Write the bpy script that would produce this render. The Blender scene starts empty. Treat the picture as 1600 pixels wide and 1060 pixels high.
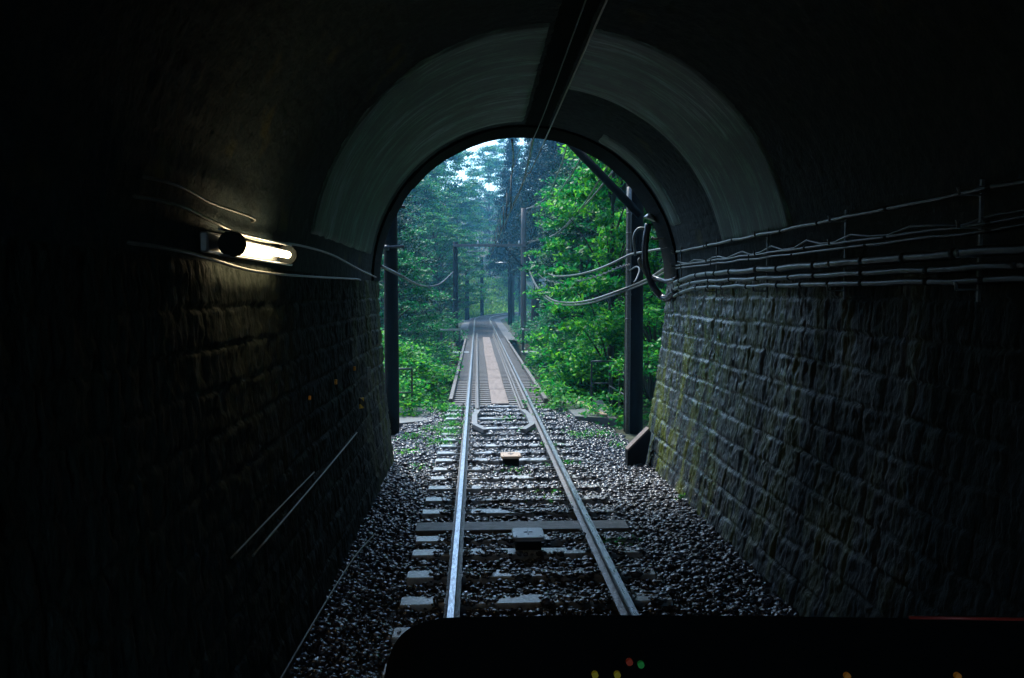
import bpy, math, random
import numpy as np
from mathutils import Vector, Matrix, Euler
R = math.radians
rnd = random.Random(7)
scene = bpy.context.scene
col = scene.collection

# ------------------------------------------------------------------ camera
F = 1244.0                                   # focal length in photo pixels (1600 wide)
cam_d = bpy.data.cameras.new('camera'); cam = bpy.data.objects.new('camera', cam_d); col.objects.link(cam)
cam_d.sensor_width = 36; cam_d.lens = 36 * F / 1600; cam_d.clip_start = 0.05; cam_d.clip_end = 2000
cam.location = (0, 0, 2.8)
cam.rotation_euler = (R(90 - 3.31), 0, R(-2.53))
scene.camera = cam
CM = Euler(cam.rotation_euler).to_matrix()
def P(px, py, Y):
    "world point at forward distance Y seen at photo pixel px, py"
    d = CM @ Vector(((px - 800) / F, -(py - 530) / F, -1))
    return Vector((0, 0, 2.8)) + d * (Y / d.y)

# ------------------------------------------------------------------ world, sun, exposure
SUN_EL, SUN_AZ = 58, -28                     # azimuth measured from +Y towards +X
w = bpy.data.worlds.new('World'); scene.world = w; w.use_nodes = True
nt = w.node_tree; bg = nt.nodes['Background']
sky = nt.nodes.new('ShaderNodeTexSky'); sky.sky_type = 'NISHITA'; sky.sun_disc = False
sky.sun_elevation = R(SUN_EL); sky.sun_rotation = R(SUN_AZ); sky.air_density = 1.0; sky.dust_density = 2.0
tint = nt.nodes.new('ShaderNodeMix'); tint.data_type = 'RGBA'; tint.blend_type = 'MULTIPLY'; tint.inputs['Factor'].default_value = 1
tint.inputs['B'].default_value = (.80, 1.0, 1.07, 1)
nt.links.new(sky.outputs[0], tint.inputs['A']); nt.links.new(tint.outputs['Result'], bg.inputs[0]); bg.inputs[1].default_value = 0.15
sun_d = bpy.data.lights.new('sun', 'SUN'); sun = bpy.data.objects.new('sun', sun_d); col.objects.link(sun)
sun_d.energy = 1.3; sun_d.angle = R(12); sun_d.color = (1, 0.97, 0.9)
sd = Vector((math.sin(R(SUN_AZ)) * math.cos(R(SUN_EL)), math.cos(R(SUN_AZ)) * math.cos(R(SUN_EL)), math.sin(R(SUN_EL))))
sun.rotation_euler = sd.to_track_quat('Z', 'Y').to_euler()
scene.view_settings.view_transform = 'Standard'; scene.view_settings.look = 'None'
scene.view_settings.exposure = 2.0; scene.view_settings.gamma = 1
cy = scene.cycles
cy.use_denoising = True
cy.max_bounces = 6; cy.diffuse_bounces = 4; cy.glossy_bounces = 3; cy.transmission_bounces = 4
cy.volume_bounces = 1; cy.transparent_max_bounces = 8; cy.sample_clamp_indirect = 4
cy.use_light_tree = True

# ------------------------------------------------------------------ materials
def mat(name, base=(.1, .1, .1), rough=.6, metal=0, spec=.5, vary=None, scale=6, stretch=(1, 1, 1), bump=0, bscale=40,
        extra=None, rvar=0, coat=0):
    m = bpy.data.materials.new(name); m.use_nodes = True
    n = m.node_tree.nodes; l = m.node_tree.links; b = n['Principled BSDF']
    b.inputs['Base Color'].default_value = (*base, 1); b.inputs['Roughness'].default_value = rough
    b.inputs['Metallic'].default_value = metal; b.inputs['Specular IOR Level'].default_value = spec
    b.inputs['Coat Weight'].default_value = coat; b.inputs['Coat Roughness'].default_value = .15
    tc = n.new('ShaderNodeTexCoord'); mp = n.new('ShaderNodeMapping'); mp.inputs['Scale'].default_value = stretch
    l.new(tc.outputs['Object'], mp.inputs[0])
    if vary:
        t = n.new('ShaderNodeTexNoise'); t.inputs['Scale'].default_value = scale; t.inputs['Detail'].default_value = 8
        t.inputs['Roughness'].default_value = .65
        l.new(mp.outputs[0], t.inputs['Vector'])
        r = n.new('ShaderNodeValToRGB'); e = r.color_ramp.elements
        cols = [base] + list(vary)
        e[0].position = .3; e[0].color = (*cols[0], 1); e[1].position = .7; e[1].color = (*cols[-1], 1)
        for i, c in enumerate(cols[1:-1]):
            x = e.new(.3 + .4 * (i + 1) / (len(cols) - 1)); x.color = (*c, 1)
        l.new(t.outputs['Fac'], r.inputs[0])
        out = r.outputs[0]
        if extra:                                # (colour, noise scale, threshold): patches of another stuff
            t2 = n.new('ShaderNodeTexNoise'); t2.inputs['Scale'].default_value = extra[1]; t2.inputs['Detail'].default_value = 7
            l.new(mp.outputs[0], t2.inputs['Vector'])
            r2 = n.new('ShaderNodeValToRGB'); r2.color_ramp.elements[0].position = extra[2]; r2.color_ramp.elements[1].position = extra[2] + .1
            l.new(t2.outputs['Fac'], r2.inputs[0])
            mx = n.new('ShaderNodeMix'); mx.data_type = 'RGBA'
            l.new(r2.outputs[0], mx.inputs['Factor']); l.new(out, mx.inputs['A']); mx.inputs['B'].default_value = (*extra[0], 1)
            out = mx.outputs['Result']
        l.new(out, b.inputs['Base Color'])
        if rvar:
            mr = n.new('ShaderNodeMapRange'); mr.inputs['From Min'].default_value = .3; mr.inputs['From Max'].default_value = .7
            mr.inputs['To Min'].default_value = max(.05, rough - rvar); mr.inputs['To Max'].default_value = min(1, rough + rvar)
            t3 = n.new('ShaderNodeTexNoise'); t3.inputs['Scale'].default_value = scale * 2.3; t3.inputs['Detail'].default_value = 5
            l.new(mp.outputs[0], t3.inputs['Vector']); l.new(t3.outputs['Fac'], mr.inputs[0]); l.new(mr.outputs[0], b.inputs['Roughness'])
    if bump:
        t4 = n.new('ShaderNodeTexNoise'); t4.inputs['Scale'].default_value = bscale; t4.inputs['Detail'].default_value = 6
        l.new(mp.outputs[0], t4.inputs['Vector'])
        bp = n.new('ShaderNodeBump'); bp.inputs['Strength'].default_value = bump; bp.inputs['Distance'].default_value = .02
        l.new(t4.outputs['Fac'], bp.inputs['Height']); l.new(bp.outputs[0], b.inputs['Normal'])
    return m

def leaf_mat(name, c1, c2, c3, trans=.35, rough=.45, spec=.22):
    m = bpy.data.materials.new(name); m.use_nodes = True
    n = m.node_tree.nodes; l = m.node_tree.links; b = n['Principled BSDF']; o = n['Material Output']
    g = n.new('ShaderNodeNewGeometry'); r = n.new('ShaderNodeValToRGB'); e = r.color_ramp.elements
    e[0].position = 0; e[0].color = (*c1, 1); e[1].position = 1; e[1].color = (*c3, 1); x = e.new(.6); x.color = (*c2, 1)
    l.new(g.outputs['Random Per Island'], r.inputs[0]); l.new(r.outputs[0], b.inputs['Base Color'])
    b.inputs['Roughness'].default_value = rough; b.inputs['Specular IOR Level'].default_value = spec
    t = n.new('ShaderNodeBsdfTranslucent'); l.new(r.outputs[0], t.inputs[0])
    ms = n.new('ShaderNodeMixShader'); ms.inputs[0].default_value = trans
    l.new(b.outputs[0], ms.inputs[1]); l.new(t.outputs[0], ms.inputs[2]); l.new(ms.outputs[0], o.inputs['Surface'])
    return m

def emit_mat(name, c, s):
    m = bpy.data.materials.new(name); m.use_nodes = True
    b = m.node_tree.nodes['Principled BSDF']; b.inputs['Base Color'].default_value = (*c, 1)
    b.inputs['Emission Color'].default_value = (*c, 1); b.inputs['Emission Strength'].default_value = s
    if s < 1: b.inputs['Base Color'].default_value = (c[0] * .3, c[1] * .3, c[2] * .3, 1); b.inputs['Roughness'].default_value = .6
    return m

def wall_mat(name, shade_col, y_a, y_b):
    "rock face: weathered and mossy near the mouth, darker deeper in, soot and painted light fall-off together (object y is 0 at the mouth)"
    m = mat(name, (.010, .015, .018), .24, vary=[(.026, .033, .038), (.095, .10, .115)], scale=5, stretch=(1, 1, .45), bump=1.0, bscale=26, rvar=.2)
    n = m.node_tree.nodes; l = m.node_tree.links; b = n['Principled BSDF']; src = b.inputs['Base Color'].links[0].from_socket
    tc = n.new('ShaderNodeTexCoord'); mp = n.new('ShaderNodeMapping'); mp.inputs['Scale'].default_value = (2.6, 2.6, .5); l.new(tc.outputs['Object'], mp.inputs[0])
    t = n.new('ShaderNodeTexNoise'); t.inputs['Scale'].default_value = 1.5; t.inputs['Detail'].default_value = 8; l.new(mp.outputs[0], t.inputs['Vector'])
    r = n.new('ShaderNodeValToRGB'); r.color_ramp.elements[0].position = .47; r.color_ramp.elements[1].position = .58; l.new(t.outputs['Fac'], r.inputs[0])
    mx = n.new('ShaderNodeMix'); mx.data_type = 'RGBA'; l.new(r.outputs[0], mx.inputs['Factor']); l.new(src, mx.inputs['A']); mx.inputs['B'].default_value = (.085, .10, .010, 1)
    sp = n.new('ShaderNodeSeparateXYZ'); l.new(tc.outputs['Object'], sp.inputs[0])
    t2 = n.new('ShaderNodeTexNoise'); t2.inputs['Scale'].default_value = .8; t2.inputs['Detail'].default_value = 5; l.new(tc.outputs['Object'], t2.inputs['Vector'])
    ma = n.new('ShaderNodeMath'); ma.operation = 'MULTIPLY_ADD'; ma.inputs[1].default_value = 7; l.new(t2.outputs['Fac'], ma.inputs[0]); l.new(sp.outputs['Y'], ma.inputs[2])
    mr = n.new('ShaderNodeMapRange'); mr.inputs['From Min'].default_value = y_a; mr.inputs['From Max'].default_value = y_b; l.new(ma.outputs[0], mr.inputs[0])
    mx2 = n.new('ShaderNodeMix'); mx2.data_type = 'RGBA'; l.new(mr.outputs[0], mx2.inputs['Factor']); mx2.inputs['A'].default_value = (*shade_col, 1); l.new(mx.outputs['Result'], mx2.inputs['B'])  # paints the loss of daylight with depth into the stone colour
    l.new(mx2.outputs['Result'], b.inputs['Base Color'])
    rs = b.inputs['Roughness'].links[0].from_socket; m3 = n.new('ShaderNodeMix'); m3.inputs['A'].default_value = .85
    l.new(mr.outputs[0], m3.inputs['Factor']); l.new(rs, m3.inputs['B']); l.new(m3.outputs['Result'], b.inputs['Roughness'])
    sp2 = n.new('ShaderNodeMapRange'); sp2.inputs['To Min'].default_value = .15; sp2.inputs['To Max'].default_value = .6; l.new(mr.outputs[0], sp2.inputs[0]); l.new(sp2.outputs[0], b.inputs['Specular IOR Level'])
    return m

M = dict(
    rightwall=wall_mat('mossy_wet_stone', (.010, .018, .021), -3.6, 1.0), leftwall=wall_mat('shaded_sooty_stone', (.020, .026, .022), 1.0, 7.0),  # both walls dim inward by colour; left one painted in shade almost throughout
    vault=mat('sooty_stone', (.007, .015, .018), .85, spec=.2, vary=[(.012, .022, .026), (.025, .034, .034)], scale=9, bump=.5, bscale=30,
              extra=((.05, .05, .02), 1.6, .64)),
    soot=mat('soot', (.004, .006, .006), .95, spec=.05, vary=[(.008, .011, .011)], scale=4, bump=.4),
    plaster=None,
    ballast=mat('ballast_stone', (.016, .018, .025), .2, spec=.75, vary=[(.035, .036, .05), (.10, .095, .12)], scale=14, bump=.3, bscale=60, rvar=.15),
    gravel=mat('gravel_bed', (.010, .010, .012), .8, vary=[(.02, .02, .022), (.05, .05, .05)], scale=30, bump=1, bscale=45),
    rail=mat('rail_steel', (.10, .10, .11), .34, 1, vary=[(.30, .31, .34), (.42, .43, .46)], scale=10, stretch=(4, .6, 4), rvar=.1),
    railside=mat('rail_rust', (.045, .032, .027), .45, .3, vary=[(.10, .085, .08), (.17, .16, .16)], scale=14, bump=.4, rvar=.15),
    sleeper=mat('sleeper_concrete', (.20, .21, .22), .22, vary=[(.36, .38, .40), (.55, .57, .60)], scale=9, bump=.35, bscale=50, rvar=.15,
                extra=((.03, .03, .032), 5, .60)),
    timber=mat('old_timber', (.05, .042, .04), .5, vary=[(.11, .095, .09), (.2, .18, .17)], scale=5, stretch=(1, 8, 8), bump=.5, rvar=.15),
    plank=mat('walkway_plank', (.10, .070, .058), .7, vary=[(.16, .115, .10), (.21, .16, .14)], scale=3, stretch=(3, .4, 1), bump=.3),
    darkwood=mat('creosoted_pole', (.004, .004, .004), .8, spec=.2, vary=[(.012, .011, .010)], scale=8, stretch=(6, 6, .4), bump=.4, bscale=25),
    pole=mat('weathered_pole', (.06, .042, .035), .6, vary=[(.14, .11, .095)], scale=8, stretch=(6, 6, .4), bump=.4, bscale=25),
    steel=mat('dull_steel', (.05, .055, .06), .45, .7, vary=[(.12, .125, .13)], scale=12, bump=.15),
    galv=mat('galvanised_steel', (.30, .31, .33), .35, .8, vary=[(.42, .43, .45)], scale=14, bump=.1),
    darkcable=mat('dark_cable', (.05, .05, .045), .4, vary=[(.11, .105, .09)], scale=25),  # darker tone of the pale cable
    conduit=mat('grey_conduit', (.08, .105, .11), .4, .2, vary=[(.20, .23, .24)], scale=20, stretch=(3, .5, 3), rvar=.1),
    cable=mat('pale_cable', (.09, .085, .08), .3, .2, vary=[(.22, .21, .19)], scale=25),
    blackcable=mat('black_cable', (.02, .02, .03), .25, vary=[(.04, .04, .06)], scale=20),
    wire=mat('copper_wire', (.04, .035, .03), .4, .6, vary=[(.09, .07, .05)], scale=8),
    box=mat('grey_box', (.20, .21, .23), .35, vary=[(.30, .31, .33)], scale=7, bump=.1, rvar=.1),
    tanbox=mat('tan_box', (.38, .27, .20), .5, vary=[(.52, .38, .28)], scale=7, bump=.1),
    concrete=mat('slab_concrete', (.09, .095, .10), .5, vary=[(.17, .17, .18)], scale=6, bump=.4),
    farbed=mat('distant_ballast', (.03, .03, .034), .6, vary=[(.07, .07, .08), (.12, .12, .13)], scale=12, bump=1, bscale=20),
    soil=mat('forest_soil', (.012, .014, .008), .9, vary=[(.03, .035, .012), (.05, .06, .02)], scale=2, bump=1, bscale=8),
    bark=mat('tree_bark', (.02, .018, .016), .85, vary=[(.05, .045, .04)], scale=6, stretch=(4, 4, .6), bump=.8),
    leaf=leaf_mat('leaf_mid', (.001, .050, .028), (.003, .16, .050), (.025, .36, .050)),
    leafdark=leaf_mat('leaf_dark', (.002, .026, .020), (.004, .06, .036), (.010, .12, .045), .25, .5, .12),
    leafbright=leaf_mat('leaf_bright', (.003, .11, .035), (.020, .29, .04), (.20, .58, .03), .5, .42),
    leaffar=leaf_mat('leaf_far', (.003, .07, .05), (.016, .18, .07), (.10, .38, .06), .45),
    cedar=leaf_mat('needle_dark', (.002, .018, .020), (.004, .03, .028), (.010, .05, .036), .2, .6, .08),
    grass=leaf_mat('grass_blade', (.03, .12, .02), (.10, .27, .02), (.22, .42, .03), .4),
    black=mat('cab_black', (.008, .012, .013), .9, spec=.1, vary=[(.016, .017, .018)], scale=30, bump=.1, bscale=300),
    lampwhite=emit_mat('fluorescent_tube', (1, .78, .44), 6),
    porcelain=mat('porcelain', (.6, .6, .6), .2, vary=[(.7, .7, .7)], scale=5),
    orange=mat('orange_reflector', (.75, .28, .03), .3, vary=[(.85, .35, .05)], scale=9),
    ledy=emit_mat('yellow_indicator', (.75, .6, .02), .012), ledr=emit_mat('red_indicator', (.6, .05, .01), .012),
    ledg=emit_mat('green_indicator', (.03, .6, .1), .012), ledo=emit_mat('orange_indicator', (.8, .3, .02), .012),
)
# plaster: streaks of soot and lime that run round the arch; radius and angle from object coordinates about the vault axis
def plaster_mat():
    m = bpy.data.materials.new('vault_plaster'); m.use_nodes = True
    n = m.node_tree.nodes; l = m.node_tree.links; b = n['Principled BSDF']
    tc = n.new('ShaderNodeTexCoord'); at = n.new('ShaderNodeAttribute'); at.attribute_name = 'arc'
    cb = n.new('ShaderNodeSeparateXYZ'); l.new(tc.outputs['Object'], cb.inputs[0])
    c1 = n.new('ShaderNodeCombineXYZ'); l.new(at.outputs['Fac'], c1.inputs[0]); l.new(cb.outputs['Y'], c1.inputs[1])
    outs = []
    for sc_, det in (((1.1, 16, 1), 6), ((.5, 3.2, 1), 7)):
        mp = n.new('ShaderNodeMapping'); mp.inputs['Scale'].default_value = sc_; l.new(c1.outputs[0], mp.inputs[0])
        t = n.new('ShaderNodeTexNoise'); t.inputs['Scale'].default_value = 1.3; t.inputs['Detail'].default_value = det
        t.inputs['Roughness'].default_value = .75
        l.new(mp.outputs[0], t.inputs['Vector']); outs.append(t.outputs['Fac'])
    ad = n.new('ShaderNodeMath'); ad.operation = 'ADD'; l.new(outs[0], ad.inputs[0]); l.new(outs[1], ad.inputs[1])
    r = n.new('ShaderNodeValToRGB'); e = r.color_ramp.elements
    mr = n.new('ShaderNodeMapRange'); mr.inputs['From Min'].default_value = .78; mr.inputs['From Max'].default_value = 1.22
    l.new(ad.outputs[0], mr.inputs[0]); l.new(mr.outputs[0], r.inputs[0])
    e[0].color = (.006, .016, .016, 1); e[1].color = (.28, .36, .37, 1); x = e.new(.5); x.color = (.045, .075, .078, 1)
    t9 = n.new('ShaderNodeTexNoise'); t9.inputs['Scale'].default_value = 1.1; t9.inputs['Detail'].default_value = 6; t9.inputs['Roughness'].default_value = .7; l.new(tc.outputs['Object'], t9.inputs['Vector'])
    r9 = n.new('ShaderNodeValToRGB'); r9.color_ramp.elements[0].position = .38; r9.color_ramp.elements[0].color = (.12, .24, .21, 1); r9.color_ramp.elements[1].position = .66; r9.color_ramp.elements[1].color = (1, .96, 1.05, 1)
    x9 = r9.color_ramp.elements.new(.5); x9.color = (.4, .72, .58, 1)
    l.new(t9.outputs['Fac'], r9.inputs[0]); m9 = n.new('ShaderNodeMix'); m9.data_type = 'RGBA'; m9.blend_type = 'MULTIPLY'; m9.inputs['Factor'].default_value = 1
    l.new(r.outputs[0], m9.inputs['A']); l.new(r9.outputs[0], m9.inputs['B'])
    l.new(m9.outputs['Result'], b.inputs['Base Color']); b.inputs['Roughness'].default_value = .6
    bp = n.new('ShaderNodeBump'); bp.inputs['Strength'].default_value = .5; bp.inputs['Distance'].default_value = .01
    l.new(outs[0], bp.inputs['Height']); l.new(bp.outputs[0], b.inputs['Normal'])
    return m
M['plaster'] = plaster_mat()
def dim_along(src, name):  # colour darkens inward to paint the fading daylight, with some soot
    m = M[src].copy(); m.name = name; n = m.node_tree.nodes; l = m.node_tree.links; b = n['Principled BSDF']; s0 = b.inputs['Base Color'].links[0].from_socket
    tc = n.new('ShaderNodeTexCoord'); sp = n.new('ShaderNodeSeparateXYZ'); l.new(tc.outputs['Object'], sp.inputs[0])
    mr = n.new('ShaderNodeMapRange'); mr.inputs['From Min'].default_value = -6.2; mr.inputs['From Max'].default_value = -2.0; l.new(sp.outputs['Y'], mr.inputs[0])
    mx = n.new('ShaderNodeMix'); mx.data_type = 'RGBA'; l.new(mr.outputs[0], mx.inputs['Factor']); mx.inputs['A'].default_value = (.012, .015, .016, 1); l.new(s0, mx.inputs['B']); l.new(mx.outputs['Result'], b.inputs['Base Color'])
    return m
M['wallcable'] = dim_along('cable', 'dimmed_cable'); M['wallconduit'] = dim_along('conduit', 'dimmed_conduit')
def stripes_mat():
    m = bpy.data.materials.new('hazard_stripes'); m.use_nodes = True
    n = m.node_tree.nodes; l = m.node_tree.links; b = n['Principled BSDF']
    tc = n.new('ShaderNodeTexCoord'); mp = n.new('ShaderNodeMapping'); mp.inputs['Rotation'].default_value = (R(40), 0, 0)
    wv = n.new('ShaderNodeTexWave'); wv.bands_direction = 'Z'; wv.inputs['Scale'].default_value = 2.6
    r = n.new('ShaderNodeValToRGB'); r.color_ramp.interpolation = 'CONSTANT'
    r.color_ramp.elements[0].color = (.01, .01, .01, 1); r.color_ramp.elements[1].color = (.8, .45, .03, 1); r.color_ramp.elements[1].position = .5
    l.new(tc.outputs['Object'], mp.inputs[0]); l.new(mp.outputs[0], wv.inputs['Vector']); l.new(wv.outputs['Fac'], r.inputs[0]); l.new(r.outputs[0], b.inputs['Base Color'])
    return m
M['stripes'] = stripes_mat()

# ------------------------------------------------------------------ helpers
def tag(o, label=None, cat=None, group=None, kind=None):
    if label: o['label'] = label
    if cat: o['category'] = cat
    if group: o['group'] = group
    if kind: o['kind'] = kind
    return o
def empty(name, loc=(0, 0, 0), rz=0, label=None, cat=None, group=None):
    o = bpy.data.objects.new(name, None); col.objects.link(o); o.location = loc; o.rotation_euler = (0, 0, rz)
    o.empty_display_size = .2
    return tag(o, label, cat, group)
def link_mesh(name, me, m, parent=None, loc=None):
    o = bpy.data.objects.new(name, me); col.objects.link(o)
    if m: me.materials.append(m)
    if parent: o.parent = parent
    if loc is not None: o.location = loc
    return o
def copy_tree(o, parent=None):
    c = o.copy(); col.objects.link(c)
    if parent: c.parent = parent
    for ch in o.children: copy_tree(ch, c)
    return c
def np_mesh(name, v, f, smooth=False):
    "v (n,3) and f (m,k) arrays"
    me = bpy.data.meshes.new(name); v = np.asarray(v, np.float32); f = np.asarray(f, np.int32); k = f.shape[1]
    me.vertices.add(len(v)); me.vertices.foreach_set('co', v.ravel())
    me.loops.add(f.size); me.loops.foreach_set('vertex_index', f.ravel())
    me.polygons.add(len(f)); me.polygons.foreach_set('loop_start', np.arange(0, f.size, k, dtype=np.int32))
    me.polygons.foreach_set('loop_total', np.full(len(f), k, np.int32))
    if smooth: me.polygons.foreach_set('use_smooth', np.ones(len(f), bool))
    me.update(calc_edges=True); me.validate()
    return me
class MB:
    def __init__(s): s.v = []; s.f = []; s.sm = []
    def add(s, vs, fs, smooth=False):
        b = len(s.v); s.v += [tuple(x) for x in vs]; s.f += [tuple(i + b for i in f) for f in fs]; s.sm += [smooth] * len(fs); return s
    def box(s, c, d, rot=None, ch=0.0):
        c = Vector(c); x, y, z = (a / 2 for a in d); ch = min(ch, x * .45, y * .45, z * .45)
        if ch <= 0:
            vs = [Vector((i * x, j * y, k * z)) for k in (-1, 1) for i, j in ((-1, -1), (1, -1), (1, 1), (-1, 1))]
            fs = [(3, 2, 1, 0), (4, 5, 6, 7), (0, 1, 5, 4), (1, 2, 6, 5), (2, 3, 7, 6), (3, 0, 4, 7)]
        else:                                     # chamfered along all edges: octagonal ring per level
            def ring(xx, yy, z_): return [Vector(p + (z_,)) for p in ((-xx + ch, -yy), (xx - ch, -yy), (xx, -yy + ch), (xx, yy - ch), (xx - ch, yy), (-xx + ch, yy), (-xx, yy - ch), (-xx, -yy + ch))]
            vs = ring(x - ch * .6, y - ch * .6, -z) + ring(x, y, -z + ch) + ring(x, y, z - ch) + ring(x - ch * .6, y - ch * .6, z)
            fs = [tuple(range(7, -1, -1)), tuple(range(24, 32))]
            for k in range(3):
                for i in range(8): fs.append((k * 8 + i, k * 8 + (i + 1) % 8, k * 8 + 8 + (i + 1) % 8, k * 8 + 8 + i))
        if rot: m = Euler(rot).to_matrix(); vs = [m @ v for v in vs]
        return s.add([v + c for v in vs], fs)
    def tube(s, pts, r, n=8, r2=None, cap=True):
        pts = [Vector(p) for p in pts]; N = len(pts); vs = []; up = Vector((0, 0, 1)); prev = None
        for i, p in enumerate(pts):
            t = (pts[min(i + 1, N - 1)] - pts[max(i - 1, 0)]).normalized()
            if prev is None: a = t.cross(up if abs(t.z) < .9 else Vector((1, 0, 0))).normalized()
            else: a = (prev - t * prev.dot(t)).normalized()
            prev = a; b = t.cross(a); rr = r if r2 is None else r + (r2 - r) * i / (N - 1)
            if hasattr(r, '__len__'): rr = r[i]
            vs += [p + (a * math.cos(2 * math.pi * k / n) + b * math.sin(2 * math.pi * k / n)) * rr for k in range(n)]
        fs = [(i * n + k, i * n + (k + 1) % n, (i + 1) * n + (k + 1) % n, (i + 1) * n + k) for i in range(N - 1) for k in range(n)]
        s.add(vs, fs, True)
        if cap: b = len(s.v) - len(vs); s.f += [tuple(b + k for k in range(n - 1, -1, -1)), tuple(b + (N - 1) * n + k for k in range(n))]; s.sm += [False] * 2
        return s
    def sweep(s, prof, frames, cap=True):
        "prof: (x,z) list; frames: (pos, right vector)"
        n = len(prof); vs = [p + r * a + Vector((0, 0, b)) for p, r in frames for a, b in prof]; N = len(frames)
        fs = [(i * n + k, (i + 1) * n + k, (i + 1) * n + (k + 1) % n, i * n + (k + 1) % n) for i in range(N - 1) for k in range(n)]
        if cap: fs += [tuple(range(n)), tuple((N - 1) * n + k for k in range(n - 1, -1, -1))]
        return s.add(vs, fs)
    def build(s, name, m, parent=None, loc=None):
        me = bpy.data.meshes.new(name); me.from_pydata(s.v, [], s.f)
        me.polygons.foreach_set('use_smooth', s.sm); me.update()
        return link_mesh(name, me, m, parent, loc)
def spline(pts, n=8):
    "Catmull-Rom through points"
    pts = [Vector(p) for p in pts]; q = [pts[0] * 2 - pts[1]] + pts + [pts[-1] * 2 - pts[-2]]; out = []
    for i in range(1, len(q) - 2):
        for k in range(n):
            t = k / n; a, b, c, d = q[i - 1:i + 3]
            out.append(.5 * ((2 * b) + (c - a) * t + (2 * a - 5 * b + 4 * c - d) * t * t + (3 * b - a - 3 * c + d) * t ** 3))
    return out + [pts[-1]]
def vnoise(u, v, seed=0):
    u = np.asarray(u, float); v = np.asarray(v, float); iu = np.floor(u).astype(np.int64); iv = np.floor(v).astype(np.int64)
    fu = u - iu; fv = v - iv; fu = fu * fu * (3 - 2 * fu); fv = fv * fv * (3 - 2 * fv)
    def h(a, b):
        x = (a * 374761393 + b * 668265263 + seed * 1442695041) & 0x7fffffff
        x = ((x ^ (x >> 13)) * 1274126177) & 0x7fffffff
        return ((x ^ (x >> 16)) & 0xffff) / 65535.
    return (h(iu, iv) * (1 - fu) + h(iu + 1, iv) * fu) * (1 - fv) + (h(iu, iv + 1) * (1 - fu) + h(iu + 1, iv + 1) * fu) * fv
def fbm(u, v, o=4, seed=0):
    a = 0; g = .5
    for i in range(o): a = a + g * vnoise(u * 2 ** i, v * 2 ** i, seed + i * 17); g *= .5
    return a
def sstep(x): x = np.clip(x, 0, 1); return x * x * (3 - 2 * x)
def grid_faces(nu, nv):
    i = np.arange(nu - 1)[:, None]; j = np.arange(nv - 1)[None, :]; a = i * nv + j
    return np.stack([a, a + 1, a + nv + 1, a + nv], -1).reshape(-1, 4)

# ------------------------------------------------------------------ track alignment
CX = .53; Y_CURVE = 80.; RAD = 72.; BR0, BR1 = 19.6, 48.0
def center(s):
    if s <= Y_CURVE: return Vector((CX, s, 0)), Vector((1, 0, 0))
    a = (s - Y_CURVE) / RAD
    return Vector((CX + RAD - RAD * math.cos(a), Y_CURVE + RAD * math.sin(a), 0)), Vector((math.cos(a), -math.sin(a), 0))
def sdist(x, y):
    "signed distance right of the track centre line"
    return np.where(y <= Y_CURVE, x - CX, RAD - np.hypot(x - CX - RAD, y - Y_CURVE))

# ------------------------------------------------------------------ terrain
def height(x, y):
    x = np.asarray(x, float); y = np.asarray(y, float); d = sdist(x, y)
    rv = sstep((y - BR0 + .3) / 2.2) * (1 - sstep((y - BR1 + 1.6) / 2.4))
    bed = -.10 + 0 * x
    left = -.10 - 1.5 * sstep((-d - 2.1) / 3.5) + .38 * np.clip(-d - 13, 0, 60)
    right = -.10 - .25 * sstep((d - 2.6) / 1.) + .75 * np.clip(d - 4.0, 0, 40) * sstep((y - 16) / 6)
    hgt = np.where(d < 0, left, right)
    hgt = hgt * (1 - rv) + rv * np.where(d < 0, -1.9 + .38 * np.clip(-d - 13, 0, 60), -1.9 + 1.15 * np.clip(d - 2.3, 0, 40))
    hgt = hgt + sstep((y - 84) / 14) * .75 * np.clip(-d - 2.6, 0, 8)
    n = (fbm(x * .35, y * .35, 4, 3) - .45) * 1.5 * sstep((np.abs(d) - 2.3) / 3)
    return hgt + n * np.where(y < 17, .3, 1)
gx = np.concatenate([np.linspace(-150, -22, 26)[:-1], np.linspace(-22, 26, 150), np.linspace(26, 150, 26)[1:]])
gy = np.concatenate([np.linspace(-60, 13, 12)[:-1], np.linspace(13, 60, 160), np.linspace(60, 130, 90)[1:], np.linspace(130, 330, 26)[1:]])
X, Yg = np.meshgrid(gx, gy, indexing='ij')
Z = height(X, Yg); Z = np.where(Yg < 13.0, -.16, Z)
me = np_mesh('ground', np.stack([X, Yg, Z], -1).reshape(-1, 3), grid_faces(len(gx), len(gy))[:, ::-1], True)
tag(link_mesh('ground', me, M['soil']), kind='structure')

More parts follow.
